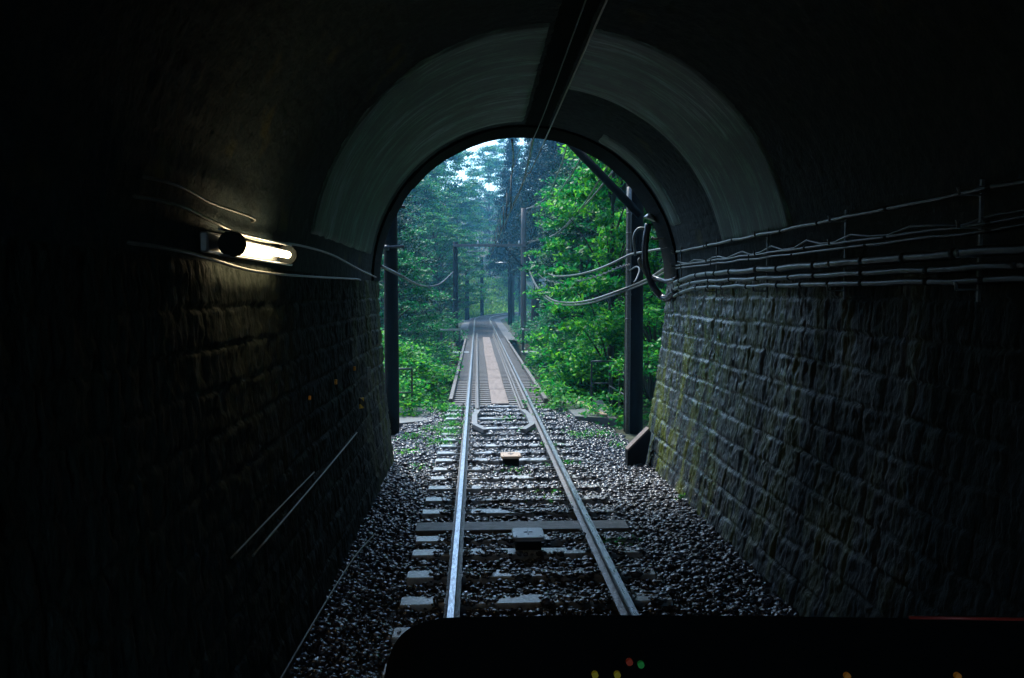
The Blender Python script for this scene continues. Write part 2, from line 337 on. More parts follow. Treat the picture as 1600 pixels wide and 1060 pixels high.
# ------------------------------------------------------------------ tunnel
TX, TZ, TR, PY = .775, 2.99, 2.405, 12.65       # vault axis x, springing height, radius, portal distance
def wall_x(side, z):
    t = np.clip((TZ - z) / 3.15, 0, 1.1) ** 1.6
    return np.where(side > 0, TX + TR - .44 * t, TX - TR + .26 * t)
def masonry(u, v, ch, bl, seed, amp):
    "rock-faced blocks: u along, v up; returns relief in metres"
    v = v + .05 * (fbm(u * .9, v * .7, 3, seed + 70) - .5) + .02 * (vnoise(u * 4, v * 4, seed + 71) - .5)
    row = np.floor(v / ch + .35 * vnoise(v * 1.3, v * 0, seed + 72)); fv = v / ch + .35 * vnoise(v * 1.3, v * 0, seed + 72) - row
    off = vnoise(row * 7.3, row * 0 + 3.1, seed) * 3
    uu = u / bl + off + .25 * vnoise(np.floor(u / bl + off) * 3.7, row * 5.1, seed + 5); c = np.floor(uu); fu = uu - c
    e = np.minimum(np.minimum(fu, 1 - fu) * bl, np.minimum(fv, 1 - fv) * ch) + .03 * (fbm(u * 5, v * 5, 3, seed + 60) - .5)
    edge = sstep(e / (.085 * ch)); edge = 1 - (1 - edge) * np.clip((fbm(u * 1.3, v * 1.8, 3, seed + 150) - .3) * 2.8, .6, 1)
    blk = vnoise(c * 11.7, row * 9.1, seed + 9)
    def ridge(a, b, o, sd_):
        t = 0; g_ = .5
        for i in range(o): t = t + g_ * (1 - np.abs(2 * vnoise(a * 2 ** i, b * 2 ** i, sd_ + i) - 1)); g_ *= .55
        return t
    rock = .55 * ridge(u * 6 + c * 3, v * 3.5 + row * 7, 5, seed + 90) + .35 * ridge(u * 17, v * 5 + u * 2, 4, seed + 110) + .25 * fbm(u * 30, v * 12, 3, seed + 130) - .12
    rock_ = .8 * fbm(u * 7 + c * 3, v * 5 + row * 7, 5, seed + 20) + .55 * fbm(u * 22, v * 5, 4, seed + 40)
    return amp * (edge * (.1 + .5 * blk * vnoise(u * .7, v * .9, seed + 160) + 1.45 * (rock - .5)) - .12 * (1 - edge))
tunnel = empty('tunnel', (TX, PY, 0), 0, 'dark masonry railway tunnel with a round arched mouth open to the forest', 'tunnel')
def tpart(name, v, f, m, arc=None):
    v = np.array(v, float) - np.array([TX, PY, 0]); me = np_mesh(name, v, f, True)
    if arc is not None:
        a = me.attributes.new('arc', 'FLOAT', 'POINT'); a.data.foreach_set('value', np.asarray(arc, np.float32))
    return link_mesh(name, me, m, tunnel)
T0 = -7.0  # unseen rear end, cut short and left open so sky light fills in
for side in (1, -1):
    ys = np.concatenate([np.arange(T0, 2.5, .12), np.arange(2.5, PY + .56, .019)]); ys[-1] = PY + .56
    zs = np.arange(-.2, TZ + .001, .021); zs[-1] = TZ
    U, V = np.meshgrid(ys, zs, indexing='ij')
    rel = masonry(U, V + .2, .27, .43, 3 if side > 0 else 8, .055)
    rel = rel * (1 - .0 * V)
    x = wall_x(side, V) - side * rel
    v = np.stack([x, U, V], -1).reshape(-1, 3); f = grid_faces(len(ys), len(zs))
    if side > 0: f = f[:, ::-1]
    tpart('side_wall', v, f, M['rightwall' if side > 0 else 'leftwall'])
ys = np.concatenate([np.arange(T0, 2.5, .15), np.arange(2.5, PY + .1, .03)]); ys[-1] = PY + .1
an = np.linspace(0, math.pi, 300)
U, A = np.meshgrid(ys, an, indexing='ij')
rel = masonry(U, A * TR, .14, .24, 5, .016)
rr = TR - rel
tpart('vault', np.stack([TX + rr * np.cos(A), U, TZ + rr * np.sin(A)], -1).reshape(-1, 3), grid_faces(len(ys), len(an)), M['vault'])
def shell(name, y0, y1, a0, a1, th, m, ragged=.05, seed=0):
    ny, na = max(8, int((y1 - y0) / .06)), max(12, int((a1 - a0) / 1.2)); yy = np.linspace(0, 1, ny); aa = np.linspace(R(a0), R(a1), na)
    U, A = np.meshgrid(yy, aa, indexing='ij')
    lo = y0 + ragged * (fbm(A * 3, A * 0 + seed, 3, seed) - .5) * 3; hi = y1 + ragged * (fbm(A * 3, A * 0 + seed + 9, 3, seed + 3) - .5) * 3
    Y = lo + (hi - lo) * U
    A = A + (U * 0 + R(1.6)) * (fbm(Y * 3, A * 0, 3, seed + 5) - .5)
    und = (fbm(A * 3, Y * 1.5, 3, seed + 8) - .5) * .02
    edge = np.minimum(np.minimum(U, 1 - U) * (y1 - y0), np.minimum(A - A.min(), A.max() - A) * TR); rim = sstep(edge / .04)
    r = TR + .01 - (th + .01 + und) * (rim * 1.0) - .0
    tpart(name, np.stack([TX + r * np.cos(A), Y, TZ + r * np.sin(A)], -1).reshape(-1, 3), grid_faces(ny, na), m, (A * TR).ravel())
shell('plaster_lining', 7.75, 12.1, 91.5, 171, .028, M['plaster'], .06, 1)
shell('plaster_lining', 7.8, 10.1, 10.5, 81.5, .028, M['plaster'], .03, 2)
shell('plaster_lining', 11.75, 12.35, 20, 63, .028, M['plaster'], .05, 3)
shell('soot_strip', T0 + .5, 12.5, 82.2, 90.8, .015, M['soot'], .03, 4)
# portal face: a thick masonry wall round the arch
def profile(n=48):
    TR = 2.405 + .06
    p = [(float(wall_x(1, z)) + .06, z) for z in np.linspace(-.2, TZ, 14)[:-1]] + [(TX + TR * math.cos(a), TZ + TR * math.sin(a)) for a in np.linspace(0, math.pi, n)]
    return p + [(float(wall_x(-1, z)) - .06, z) for z in np.linspace(TZ, -.2, 14)[1:]]
pr = profile(); n = len(pr)
def outer(i):
    x, z = pr[i]
    if i < 14: return (9.5, z)
    if i >= n - 14: return (-8, z)
    a = math.pi * (i - 14) / (n - 29)
    c, s = math.cos(a), math.sin(a); k = min(8.7 / max(abs(c), 1e-6), 4.6 / max(abs(s), 1e-6)); return (TX + k * c, max(TZ + k * s, TZ))
mb = MB(); vs = []
for yy in (PY, PY + .55):
    vs += [(a, yy, b) for a, b in pr] + [(outer(i)[0], yy, outer(i)[1]) for i in range(n)]
fs = []
for i in range(n - 1):
    fs += [(i, i + 1, n + i + 1, n + i), (2 * n + i + 1, 2 * n + i, 3 * n + i, 3 * n + i + 1), (i + 1, i, 2 * n + i, 2 * n + i + 1), (n + i, n + i + 1, 3 * n + i + 1, 3 * n + i)]
mb.add(vs, fs)
o = mb.build('portal_wall', M['soot'], tunnel, (-TX, -PY, 0))
# protruding voussoir ring at the mouth, seen dark against the trees
mb = MB()
for k in range(27):
    a0 = math.pi * (k + .004) / 27; a1 = math.pi * (k + .996) / 27; r0 = TR - .035 - rnd.random() * .012; r1 = TR + .5
    q = [(r0, a0), (r0, (a0 + a1) / 2), (r0, a1), (r1, a1), (r1, (a0 + a1) / 2), (r1, a0)]
    vs = [(TX + r * math.cos(a), yy, TZ + r * math.sin(a)) for yy in (PY - .22, PY + .62) for r, a in q]
    mb.add(vs, [(0, 1, 2, 3, 4, 5), (11, 10, 9, 8, 7, 6)] + [(i, i + 6, (i + 1) % 6 + 6, (i + 1) % 6) for i in range(6)])
mb.build('arch_stones', M['soot'], tunnel, (-TX, -PY, 0))
# earth cover over the tunnel
hx = np.linspace(-40, 42, 50); hy = np.linspace(-7.5, PY + .4, 30); X, Y2 = np.meshgrid(hx, hy, indexing='ij')
Z = 8.2 + 3 * fbm(X * .2, Y2 * .2, 3, 4) + (PY - Y2) * .35 - np.clip(np.abs(X - TX) - 9, 0, 99) * .32
me = np_mesh('hillside', np.stack([X, Y2, Z], -1).reshape(-1, 3), grid_faces(50, 30)[:, ::-1], True)
tag(link_mesh('hillside', me, M['soil']), kind='structure')

# ------------------------------------------------------------------ rails, sleepers, bridge
def frames(s0, s1, off=0.0, step=1.5):
    n = max(2, int((s1 - s0) / step) + 1); out = []
    for i in range(n):
        p, r = center(s0 + (s1 - s0) * i / (n - 1)); out.append((p + r * off, r))
    return out
HEAD = [(-.034, .165), (-.034, .19), (-.026, .2), (.026, .2), (.034, .19), (.034, .165)]
BODY = [(-.068, .062), (-.068, .072), (-.012, .088), (-.010, .15), (-.030, .165), (.030, .165), (.010, .15), (.012, .088), (.068, .072), (.068, .062)]
def rail(off, label, s0=-16, s1=150, prof_top=.0):
    root = empty('rail', (CX + off, s0, 0), 0, label, 'rail')
    for nm, pf, m_ in (('rail_head', HEAD, M['rail']), ('rail_web', BODY, M['railside'])):
        mb = MB(); mb.sweep([(a, b + (.001 if nm == 'rail_head' else 0)) for a, b in pf][::-1], frames(s0, s1, off))
        mb.build(nm, m_, root, (-CX - off, -s0, 0))
    return root
rail(-.75, 'shiny left running rail with a pale blue worn head')
rail(.75, 'shiny right running rail, the one nearer the stone wall with the conduits')
# guard rails on the bridge
for sgn, lb in ((-1, 'rusty guard rail just inside the left running rail on the bridge'), (1, 'rusty guard rail just inside the right running rail on the bridge')):
    mb = MB(); g = [(a * .8, b * .85 + .02) for a, b in BODY]
    mb.sweep(g[::-1], frames(17.9, BR1 + 4, sgn * .52)); mb.sweep([(a * .85, b * .86 + .024) for a, b in HEAD][::-1], frames(17.9, BR1 + 4, sgn * .52))
    tag(mb.build('guard_rail', M['railside']), lb, 'rail')
    # flat pale end piece that bends inward
    mb = MB(); pts = [(sgn * .50, 17.85), (sgn * .58, 17.2), (sgn * .58, 15.9), (sgn * .36, 15.25)]
    for (a, b), (c, d) in zip(pts[:-1], pts[1:]):
        dx, dy = c - a, d - b; L = math.hypot(dx, dy); nx, ny = -dy / L * .055, dx / L * .055
        q = [(CX + a + nx, b + ny), (CX + a - nx, b - ny), (CX + c - nx, d - ny), (CX + c + nx, d + ny)]
        mb.add([(x, y, z) for z in (.10, .175) for x, y in q], [(3, 2, 1, 0), (4, 5, 6, 7), (0, 1, 5, 4), (1, 2, 6, 5), (2, 3, 7, 6), (3, 0, 4, 7)])
    tag(mb.build('guard_rail_end', M['concrete']), 'pale bent end of the %s guard rail where the bridge begins' % ('left' if sgn < 0 else 'right'), 'rail end')
def make_sleeper(kind, label, group, width=.2, clips=True, length=2.44):
    root = empty('sleeper', (0, 0, 0), 0, label, 'sleeper', group)
    m_ = M['sleeper'] if kind == 'concrete' else M['timber']
    mb = MB(); mb.box((0, 0, -.01), (length, width, .14), ch=.014); mb.build('sleeper_beam', m_, root)
    if clips:
        for off in (-.75, .75):
            for s_ in (-1, 1):
                mb = MB(); mb.box((off + s_ * .105, 0, .075), (.06, .11, .022), (0, s_ * .25, 0), .004)
                mb.tube([(off + s_ * .115, 0, .07), (off + s_ * .115, 0, .135)], .014, 6)
                mb.tube([(off + s_ * .135, -.04, .07), (off + s_ * .15, -.045, .1), (off + s_ * .10, -.02, .105), (off + s_ * .08, .02, .085)], .009, 5)
                mb.build('rail_clip', M['galv'] if s_ > 0 else M['steel'], root)
    return root
S1 = make_sleeper('concrete', 'pale wet sleeper half buried in dark ballast inside the tunnel or at its mouth', 'sleepers bedded in the ballast')
S2 = make_sleeper('timber', 'brown timber tie laid across the open bridge under the plank walkway', 'timber ties of the bridge', .2, False, 2.5)
S3 = make_sleeper('timber', 'distant grey sleeper under the track beyond the bridge', 'sleepers beyond the bridge', .2, False)
first = {1: S1, 2: S2, 3: S3}; used = set()
def put(k, s):
    o = first[k] if k not in used else copy_tree(first[k]); used.add(k)
    p, r = center(s); o.location = p + Vector((0, 0, rnd.uniform(-.006, .006) if k == 1 else .0)); o.rotation_euler = (0, 0, math.atan2(r.y, r.x) + rnd.uniform(-.008, .008)); return o
SLY = []
SLY = [4.45, 5.07, 5.70, 6.33, 7.0, 7.66, 8.31, 8.80]; s = 9.88
while s < BR0 - .25: SLY.append(s); s += .62
for i, s in enumerate(SLY): put(1, s)
s = BR0
while s < BR1: put(2, s); s += .42
s = BR1 + .2
while s < 112: put(3, s); s += .64
W = make_sleeper('timber', 'wide ribbed timber sleeper just beyond the grey box on the track bed', None, .34, False, 2.5); W.location = (CX, 9.24, .004); del W['category']; W['category'] = 'sleeper'

bridge = empty('bridge', (CX, BR0, 0), 0, 'open deck railway bridge over the leafy gully beyond the tunnel', 'bridge')
def bpart(name, mb, m): return mb.build(name, m, bridge, (-CX, -BR0, 0))
for sg in (-1, 1):
    mb = MB(); mb.box((CX + sg * 1.18, (BR0 + BR1) / 2, .13), (.10, BR1 - BR0, .12), ch=.01); bpart('edge_beam', mb, M['timber'])
    mb = MB(); mb.box((CX + sg * .75, (BR0 + BR1) / 2, -.46), (.32, BR1 - BR0 + .6, .035)); mb.box((CX + sg * .75, (BR0 + BR1) / 2, -.10), (.32, BR1 - BR0 + .6, .035)); mb.box((CX + sg * .75, (BR0 + BR1) / 2, -.28), (.03, BR1 - BR0 + .6, .325)); bpart('girder', mb, M['steel'])
mb = MB(); y = BR0 - .3; k = 0
while y < BR1 - .5:
    mb.box((CX + .03 + rnd.uniform(-.008, .008), y + 1.45, .083 + rnd.uniform(0, .006)), (.43, 2.87, .045), ch=.006); y += 2.92
bpart('walkway_board', mb, M['plank'])
for yy in (BR0 - .3, BR1 + .4):
    mb = MB(); mb.box((CX, yy - (.2 if yy < 30 else -.2), -1.3), (3.6, .7, 2.2), ch=.03); bpart('abutment', mb, M['concrete'])
for yy in (29, 38.5):
    mb = MB(); mb.box((CX, yy, -1.5), (2.4, .8, 2.0), ch=.05); bpart('pier', mb, M['concrete'])

# ------------------------------------------------------------------ ballast
rng = np.random.default_rng(5)
gxs = np.linspace(-1.9, 3.2, 60)
def bed_z(x, y):
    d = np.abs(x - CX)
    z = .012 + .035 * (fbm(x * 2.2, y * 2.2, 3, 31) - .5) + np.clip(d - 1.5, 0, 1) * .02
    z = z - np.where(y > PY, sstep((d - 1.5) / 1.6) * .22, 0)
    return z
def bed_mesh(y0, y1, xa, xb, name, step=.12):
    ys = np.arange(y0, y1 + .01, step); xs = np.linspace(xa, xb, 46); X, Y = np.meshgrid(xs, ys, indexing='ij')
    return np_mesh(name, np.stack([X, Y, bed_z(X, Y) - .03], -1).reshape(-1, 3), grid_faces(len(xs), len(ys))[:, ::-1], True)
tag(link_mesh('track_bed', bed_mesh(-16, BR0 - .2, -1.75, 3.1, 'track_bed'), M['gravel']), kind='structure')
ico = np.array([[0, 0, -1], [.72, -.53, -.45], [-.28, -.85, -.45], [-.89, 0, -.45], [-.28, .85, -.45], [.72, .53, -.45], [.28, -.85, .45], [-.72, -.53, .45], [-.72, .53, .45], [.28, .85, .45], [.89, 0, .45], [0, 0, 1.]])
icf = np.array([[0,1,2],[1,0,5],[0,2,3],[0,3,4],[0,4,5],[1,5,10],[2,1,6],[3,2,7],[4,3,8],[5,4,9],[1,10,6],[2,6,7],[3,7,8],[4,8,9],[5,9,10],[6,10,11],[7,6,11],[8,7,11],[9,8,11],[10,9,11]])[:, ::-1]
def stones(px, py, pz, size):
    N = len(px); shp = ico[None] * (1 + rng.uniform(-.28, .28, (N, 12, 1)))
    sc = np.stack([rng.uniform(.8, 1.35, N), rng.uniform(.6, 1.0, N), rng.uniform(.4, .75, N)], -1) * size[:, None]
    v = shp * sc[:, None]
    a = rng.uniform(0, 6.28, N); t = rng.normal(0, .35, N); ca, sa, ct, st = np.cos(a), np.sin(a), np.cos(t), np.sin(t)
    y = v[..., 1] * ct[:, None] - v[..., 2] * st[:, None]; z = v[..., 1] * st[:, None] + v[..., 2] * ct[:, None]; x = v[..., 0]
    v = np.stack([x * ca[:, None] - y * sa[:, None] + px[:, None], x * sa[:, None] + y * ca[:, None] + py[:, None], z + pz[:, None]], -1)
    f = icf[None] + (np.arange(N) * 12)[:, None, None]
    return v.reshape(-1, 3), f.reshape(-1, 3)
def scatter(y0, y1, dens, size, xa=-1.62, xb=2.95):
    N = int((y1 - y0) * (xb - xa) * dens); x = rng.uniform(xa, xb, N); y = rng.uniform(y0, y1, N); z = bed_z(x, y) + rng.uniform(-.03, .012, N)
    sly = np.array(SLY); dy = np.min(np.abs(y[:, None] - sly[None]), 1); dd = np.abs(x - CX)
    on = (dy < .105) & (dd < 1.21)
    clear = on & (((x - CX < -.98) & (vnoise(x * 9, y * 9, 78) < .9)) | ((x - CX < .95) & (vnoise(x * 4, y * 5, 77) > .7)))
    wide = (np.abs(y - 9.24) < .18) & (dd < 1.22)
    z = np.where(on, np.maximum(z, .055), z)
    nearrail = (np.abs(dd - .75) < .085)
    box = (np.abs(x - .62) < .3) & (np.abs(y - 8.45) < .2)
    keep = ~clear & ~nearrail & ~box & ~wide
    x, y, z = x[keep], y[keep], z[keep]
    return stones(x, y, z, size * (.5 + rng.random(len(x)) ** 2.2 * 1.15))
parts = [scatter(3.6, 13.3, 640, .036), scatter(13.3, BR0 - .25, 560, .037)]
vs = []; fs = []; b = 0
for v, f in parts: vs.append(v); fs.append(f + b); b += len(v)
tag(link_mesh('ballast', np_mesh('ballast', np.concatenate(vs), np.concatenate(fs)), M['ballast']), 'loose dark wet ballast stones around the sleepers and out to both walls', 'ballast', kind='stuff')
# track bed beyond the bridge
xs = np.linspace(-1.9, 1.9, 9); ss = np.arange(BR1 - .1, 150, 1.0); vv = []
for x in xs:
    for s in ss:
        p, r = center(s); q = p + r * x; vv.append((q.x, q.y, .01 - .12 * max(0, abs(x) - 1.3)))
tag(link_mesh('track_bed', np_mesh('track_bed', vv, grid_faces(len(xs), len(ss))[:, ::-1]), M['farbed']), kind='structure')

# ------------------------------------------------------------------ things on the track
def track_box(p, w_, l_, m, label):
    root = empty('track_box', p, 0, label, 'equipment box')
    mb = MB(); n = 6; ring = []
    for cx_, cy_, a0 in ((w_ / 2 - .05, l_ / 2 - .05, 0), (-w_ / 2 + .05, l_ / 2 - .05, 90), (-w_ / 2 + .05, -l_ / 2 + .05, 180), (w_ / 2 - .05, -l_ / 2 + .05, 270)):
        for k in range(n): a = R(a0 + 90 * k / (n - 1)); ring.append((cx_ + .05 * math.cos(a), cy_ + .05 * math.sin(a)))
    lv = [(.13, 1), (.165, 1), (.172, .95)]
    vs = [(x * q, y * q, z) for z, q in lv for x, y in ring]; N = len(ring)
    fs = [tuple(range(N - 1, -1, -1)), tuple(2 * N + i for i in range(N))] + [(k * N + i, k * N + (i + 1) % N, (k + 1) * N + (i + 1) % N, (k + 1) * N + i) for k in range(2) for i in range(N)]
    mb.add(vs, fs); mb.build('lid', m, root)
    mb = MB(); mb.box((0, .02, .07), (w_ * .82, l_ * .7, .12), ch=.01); mb.build('base', M['black'], root)
    mb = MB(); mb.box((0, 0, .176), (.012, l_ * .4, .006)); mb.box((0, .01, .176), (w_ * .28, .012, .005)); mb.build('raised_mark', M['steel'], root)
    for sx in (-1, 1):
        mb = MB(); mb.tube([(sx * w_ * .38, -l_ * .36, .168), (sx * w_ * .38, -l_ * .36, .18)], .009, 8); mb.build('bolt', M['galv'], root)
    return root
p = P(825, 857, 8.42); track_box((p.x, 8.42, .055), .34, .36, M['box'], 'square grey metal box with rounded corners on the track bed between the rails')
p = P(798, 716, 12.6); track_box((p.x, 12.6, .055), .32, .34, M['tanbox'], 'small tan box between the rails, farther off than the grey one')

# slabs and railings by the tunnel mouth
def slab(corners, z, th, m, label, cat='slab'):
    mb = MB(); n = len(corners)
    mb.add([(x, y, zz) for zz in (z - th, z) for x, y in corners], [tuple(range(n - 1, -1, -1)), tuple(range(n, 2 * n))] + [(i, (i + 1) % n, n + (i + 1) % n, n + i) for i in range(n)])
    return tag(mb.build('concrete_slab', m), label, cat)
slab([(2.15, 17.3), (3.0, 16.9), (3.15, 19.8), (2.1, 20.0)], .10, .25, M['concrete'], 'grey concrete slab beside the ballast, in front of the right railing')
slab([(-2.7, 16.4), (-.95, 17.4), (-1.0, 19.3), (-2.9, 19.3)], .02, .25, M['concrete'], 'grey concrete slab left of the ballast behind the black post')
mb = MB(); mb.box((2.62, 18.4, .135), (.13, 2.6, .05), (0, 0, .12), .006); tag(mb.build('plank', M['tanbox']), 'brown plank lying on the right concrete slab', 'plank')
def railing(p0, p1, h, n, label, mid=1, r=.022, extra_back=None):
    root = empty('railing', p0, 0, label, 'railing'); p0 = Vector(p0); p1 = Vector(p1)
    for i in range(n):
        q = (p1 - p0) * (i / (n - 1)); mb = MB(); mb.box(q + Vector((0, 0, h / 2)), (r * 1.8, r * 1.8, h)); mb.build('post', M['steel'], root)
    mb = MB(); mb.tube([Vector((0, 0, h)), p1 - p0 + Vector((0, 0, h))], r * 1.2, 6); mb.build('handrail', M['steel'], root)
    for k in range(mid):
        zz = h * (k + 1) / (mid + 1); mb = MB(); mb.tube([Vector((0, 0, zz)), p1 - p0 + Vector((0, 0, zz))], r * .8, 6); mb.build('mid_rail', M['steel'], root)
    return root
a = P(924, 640, 19.3); b = P(956, 640, 19.3)
railing((a.x, 19.3, .05), (b.x, 19.3, .05), 1.08, 2, 'short dark steel railing across the far side of the right slab', 1)
a = P(962, 640, 19.6); railing((3.25, 19.3, .05), (3.32, 17.0, .05), .95, 3, 'steel railing receding toward the right pole', 1)
a = P(640, 640, 17.8)
railing((-2.05, 18.4, -.05), (-1.5, 18.4, -.05), 1.1, 2, 'short dark railing just right of the black post', 1)
railing((-2.25, 17.0, -.05), (-2.05, 18.3, -.05), 1.15, 3, 'dark railing receding behind the black post toward the bushes', 1)
for (xa, yy, lb, w_) in ((-1.15, 37.0, 'small railed refuge platform hung off the left side of the bridge', 1.0), (2.55, 37.0, 'small railed refuge platform hung off the right side of the bridge', .8)):
    root = empty('refuge_platform', (xa, yy, 0), 0, lb, 'platform')
    mb = MB(); mb.box((.1, 0, .02), (w_ + .35, 1.0, .08)); mb.build('deck', M['galv'], root)
    for i, (dx, dy) in enumerate(((-w_ / 2, -.45), (w_ / 2 - .15, -.45), (-w_ / 2, .45), (w_ / 2 - .15, .45))):
        mb = MB(); mb.box((dx, dy, .58), (.06, .06, 1.05)); mb.build('post', M['steel'], root)
    mb = MB(); mb.box((-.08, -.45, 1.1), (w_ - .05, .09, .06)); mb.box((-.08, .45, 1.1), (w_ - .05, .06, .05)); mb.box((-w_ / 2, 0, 1.1), (.07, .94, .05)); mb.build('handrail', M['galv'], root)
    for dy in (-.4, .4):
        mb = MB(); mb.tube([(-w_ / 2, dy, -.02), (w_ / 2 + .25, dy, -.8)], .03, 6); mb.build('brace', M['steel'], root)

# leaning board at the right wall
mb = MB(); q = [(-.21, -.36), (.20, -.36), (.26, .16), (.12, .30), (-.15, .02)]
q = [(0, 0), (.28, -.02), (.40, .62), (.36, .68), (.0, .34)]
mb = MB(); n = len(q); mb.add([(x, y, z) for y in (0, .12) for x, z in q], [tuple(range(n)), tuple(range(2 * n - 1, n - 1, -1))] + [((i + 1) % n, i, n + i, n + (i + 1) % n) for i in range(n)])
root = empty('board', (2.42, 12.6, -.08), R(8), 'dark five cornered board leaning at the foot of the right wall', 'board')
mb.build('panel', M['darkwood'], root)
mb = MB(); mb.box((.185, .06, .525), (.50, .15, .03), (0, -R(43), 0), .004); mb.build('lit_edge', M['plank'], root)  # paler strip stands in for light catching the board's edge

# ------------------------------------------------------------------ poles, gantries, wires
def pole_mesh(h, r, r2): return MB().tube([(0, 0, h * k / 8) for k in range(9)], r, 14, r2)
g = empty('gantry', (-1.75, 16.4, -.35), 0, 'near black gantry whose two thick posts frame the tunnel mouth', 'gantry')
mb = pole_mesh(7.2, .15, .135); mb.build('post', M['darkwood'], g)
mb = pole_mesh(7.2, .2, .17); mb.build('post', M['darkwood'], g, (5.01, 0, 0))
mb = MB(); mb.box((2.5, 0, 6.5), (5.6, .16, .2), ch=.01); mb.build('cross_beam', M['darkwood'], g)
pa = P(901, 234, 15.9) - Vector(g.location); pb = P(984, 320, 15.9) - Vector(g.location)
dd = (pa - pb).normalized(); mb = MB(); mb.tube([pb - dd * .3, pa + dd * .9], .085, 6); mb.build('brace', M['darkwood'], g)
pc = P(600, 388, 16.4) - Vector(g.location); pd = P(633, 386, 16.4) - Vector(g.location)
mb = MB(); mb.tube([pc + Vector((-.2, -.16, 0)), pd + Vector((0, -.16, 0))], .03, 6); mb.tube([pc + Vector((.02, -.16, 0)), pc + Vector((.12, -.16, 0))], .055, 8); mb.build('cross_arm', M['steel'], g)
pc = P(624, 323, 16.2) - Vector(g.location); mb = MB(); mb.tube([pc, pc + Vector((.12, 0, 0))], .03, 8); mb.build('insulator', M['steel'], g)
# conduit strapped on the left flank of the right post
mb = MB(); x0 = P(984, 400, 16.1).x - g.location.x
mb.tube([(x0, -.2, z) for z in np.linspace(.2, 5.3, 12)], .05, 10)
for z in (2.6, 3.1, 4.0, 4.35, 4.75): mb.tube([(x0, -.2, z), (x0, -.2, z + .035)], .058, 10)
mb.build('riser_pipe', M['cable'], g)

g2 = empty('gantry', (P(712, 500, 50).x, 50, -.3), 0, 'far timber gantry with a brown right post, standing over the end of the bridge', 'gantry')
w2 = P(818, 500, 50).x - g2.location.x
mb = pole_mesh(P(0, 376, 50).z + .3, .17, .15); mb.build('post', M['darkwood'], g2)
mb = pole_mesh(P(0, 322, 50).z + .3, .19, .16); mb.build('post', M['pole'], g2, (w2, 0, 0))
zb = P(0, 382, 50).z + .3
mb = MB(); mb.box((w2 / 2, -.2, zb), (w2 + .3, .10, .16), ch=.01); mb.build('cross_beam', M['pole'], g2)
mb = MB(); mb.tube([(w2 - .05, -.2, zb - 1.35), (w2 - 1.25, -.2, zb)], .05, 6); mb.build('brace', M['darkwood'], g2)
mb = MB(); mb.box((w2 * .3, -.2, zb - .36), (1.1, .05, .05)); mb.tube([(w2 * .2, -.2, zb), (w2 * .2, -.2, zb - .36)], .025, 6); mb.tube([(w2 * .42, -.2, zb), (w2 * .42, -.2, zb - .36)], .025, 6); mb.build('hanger', M['galv'], g2)
for i, xx in enumerate((.33, .62, .93)):
    mb = MB(); mb.tube([(w2 * xx, -.2, zb + .08), (w2 * xx, -.2, zb + .3)], [.05, .03], 8); mb.build('insulator', M['porcelain'], g2)
def mast(px, ytop, Yd, r, label, arm=None, m='darkwood'):
    x = P(px, 480, Yd).x; zb_ = float(height(x, Yd)) - .2; root = empty('mast', (x, Yd, zb_), 0, label, 'mast')
    pole_mesh(P(px, ytop, Yd).z - zb_, r, r * .85).build('pole', M[m], root)
    if arm:
        for (pxa, pya, pxb, pyb) in arm:
            a_ = P(pxa, pya, Yd) - root.location; b_ = P(pxb, pyb, Yd) - root.location; mb = MB(); mb.tube([a_ + Vector((0, -.2, 0)), b_ + Vector((0, -.2, 0))], .07, 6); mb.build('arm', M['galv' if pya > 400 else 'steel'], root)
    return root
mast(797, 378, 72, .22, 'dark mast left of the brown gantry post, with a short bracket arm toward the track', [(797, 411, 774, 411), (797, 390, 816, 392)])
mast(753, 402, 98, .24, 'slim dark mast standing where the rails bend away to the right', [(735, 428, 753, 412)])
mast(730, 408, 84, .24, 'dark mast between the left gantry post and the mast at the bend', [(730, 400, 748, 400)])

q = P(836, 500, 49); root = empty('tree_stump', (q.x, 49, float(height(q.x, 49)) - .2), 0, 'tall broken dark trunk just right of the brown gantry post', 'stump')
hh = P(836, 455, 49).z - root.location.z; mb = MB(); mb.tube([(0, 0, hh * k / 6) for k in range(7)], [.36, .30, .27, .26, .25, .24, .2], 10); mb.build('trunk', M['bark'], root)
mb = MB(); mb.tube([(.1, 0, hh * .75), (.5, -.1, hh * .95)], .06, 6, .03); mb.build('branch_stub', M['bark'], root)
def wire(pts, r, label, m='wire', name='wire', cat='wire', n=8, seg=6):
    mb = MB(); mb.tube(spline(pts, n), r, seg); return tag(mb.build(name, M[m]), label, cat)
# overhead line in the tunnel and beyond
cw = lambda x, z: [(x, -15, z), (x, 0, z), (x, 10, z), (x, 16, z - .02), (x - .02, 34, z + .02), (x - .1, 50, z)]
wire([(.84, -15, 4.68), (.84, 4, 4.68), (.84, 12, 4.68), (.78, 16.4, 4.68), (.7, 50, 4.7), (.7, 72, 4.75), (3.0, 98, 4.75)], .008, 'trolley wire hanging lowest along the middle of the tunnel roof', 'cable')
wire([(.86, -15, 5.12), (.86, 4, 5.10), (.86, 12, 5.12), (.8, 16.4, 5.5), (.72, 33, 5.15), (.7, 50, 5.95), (.7, 62, 5.2), (.7, 72, 5.9), (3.0, 98, 5.9)], .007, 'bearer wire running close under the tunnel roof above the trolley wire', 'steel')
for y_ in (18, 20.5, 23, 26, 29, 32.5, 36, 40, 44):
    t = (y_ - 16.4) / 33.6; z1 = 5.15 + .35 * abs(1 - 2 * t) ** 2 + (.4 * max(0, t - .5)) * 1.2
    mb = MB(); mb.tube([(.77, y_, 4.69), (.775, y_, z1)], .014, 5); tag(mb.build('dropper', M['wire']), 'thin vertical dropper between trolley wire and bearer wire outside the tunnel', 'dropper', 'droppers of the overhead line')
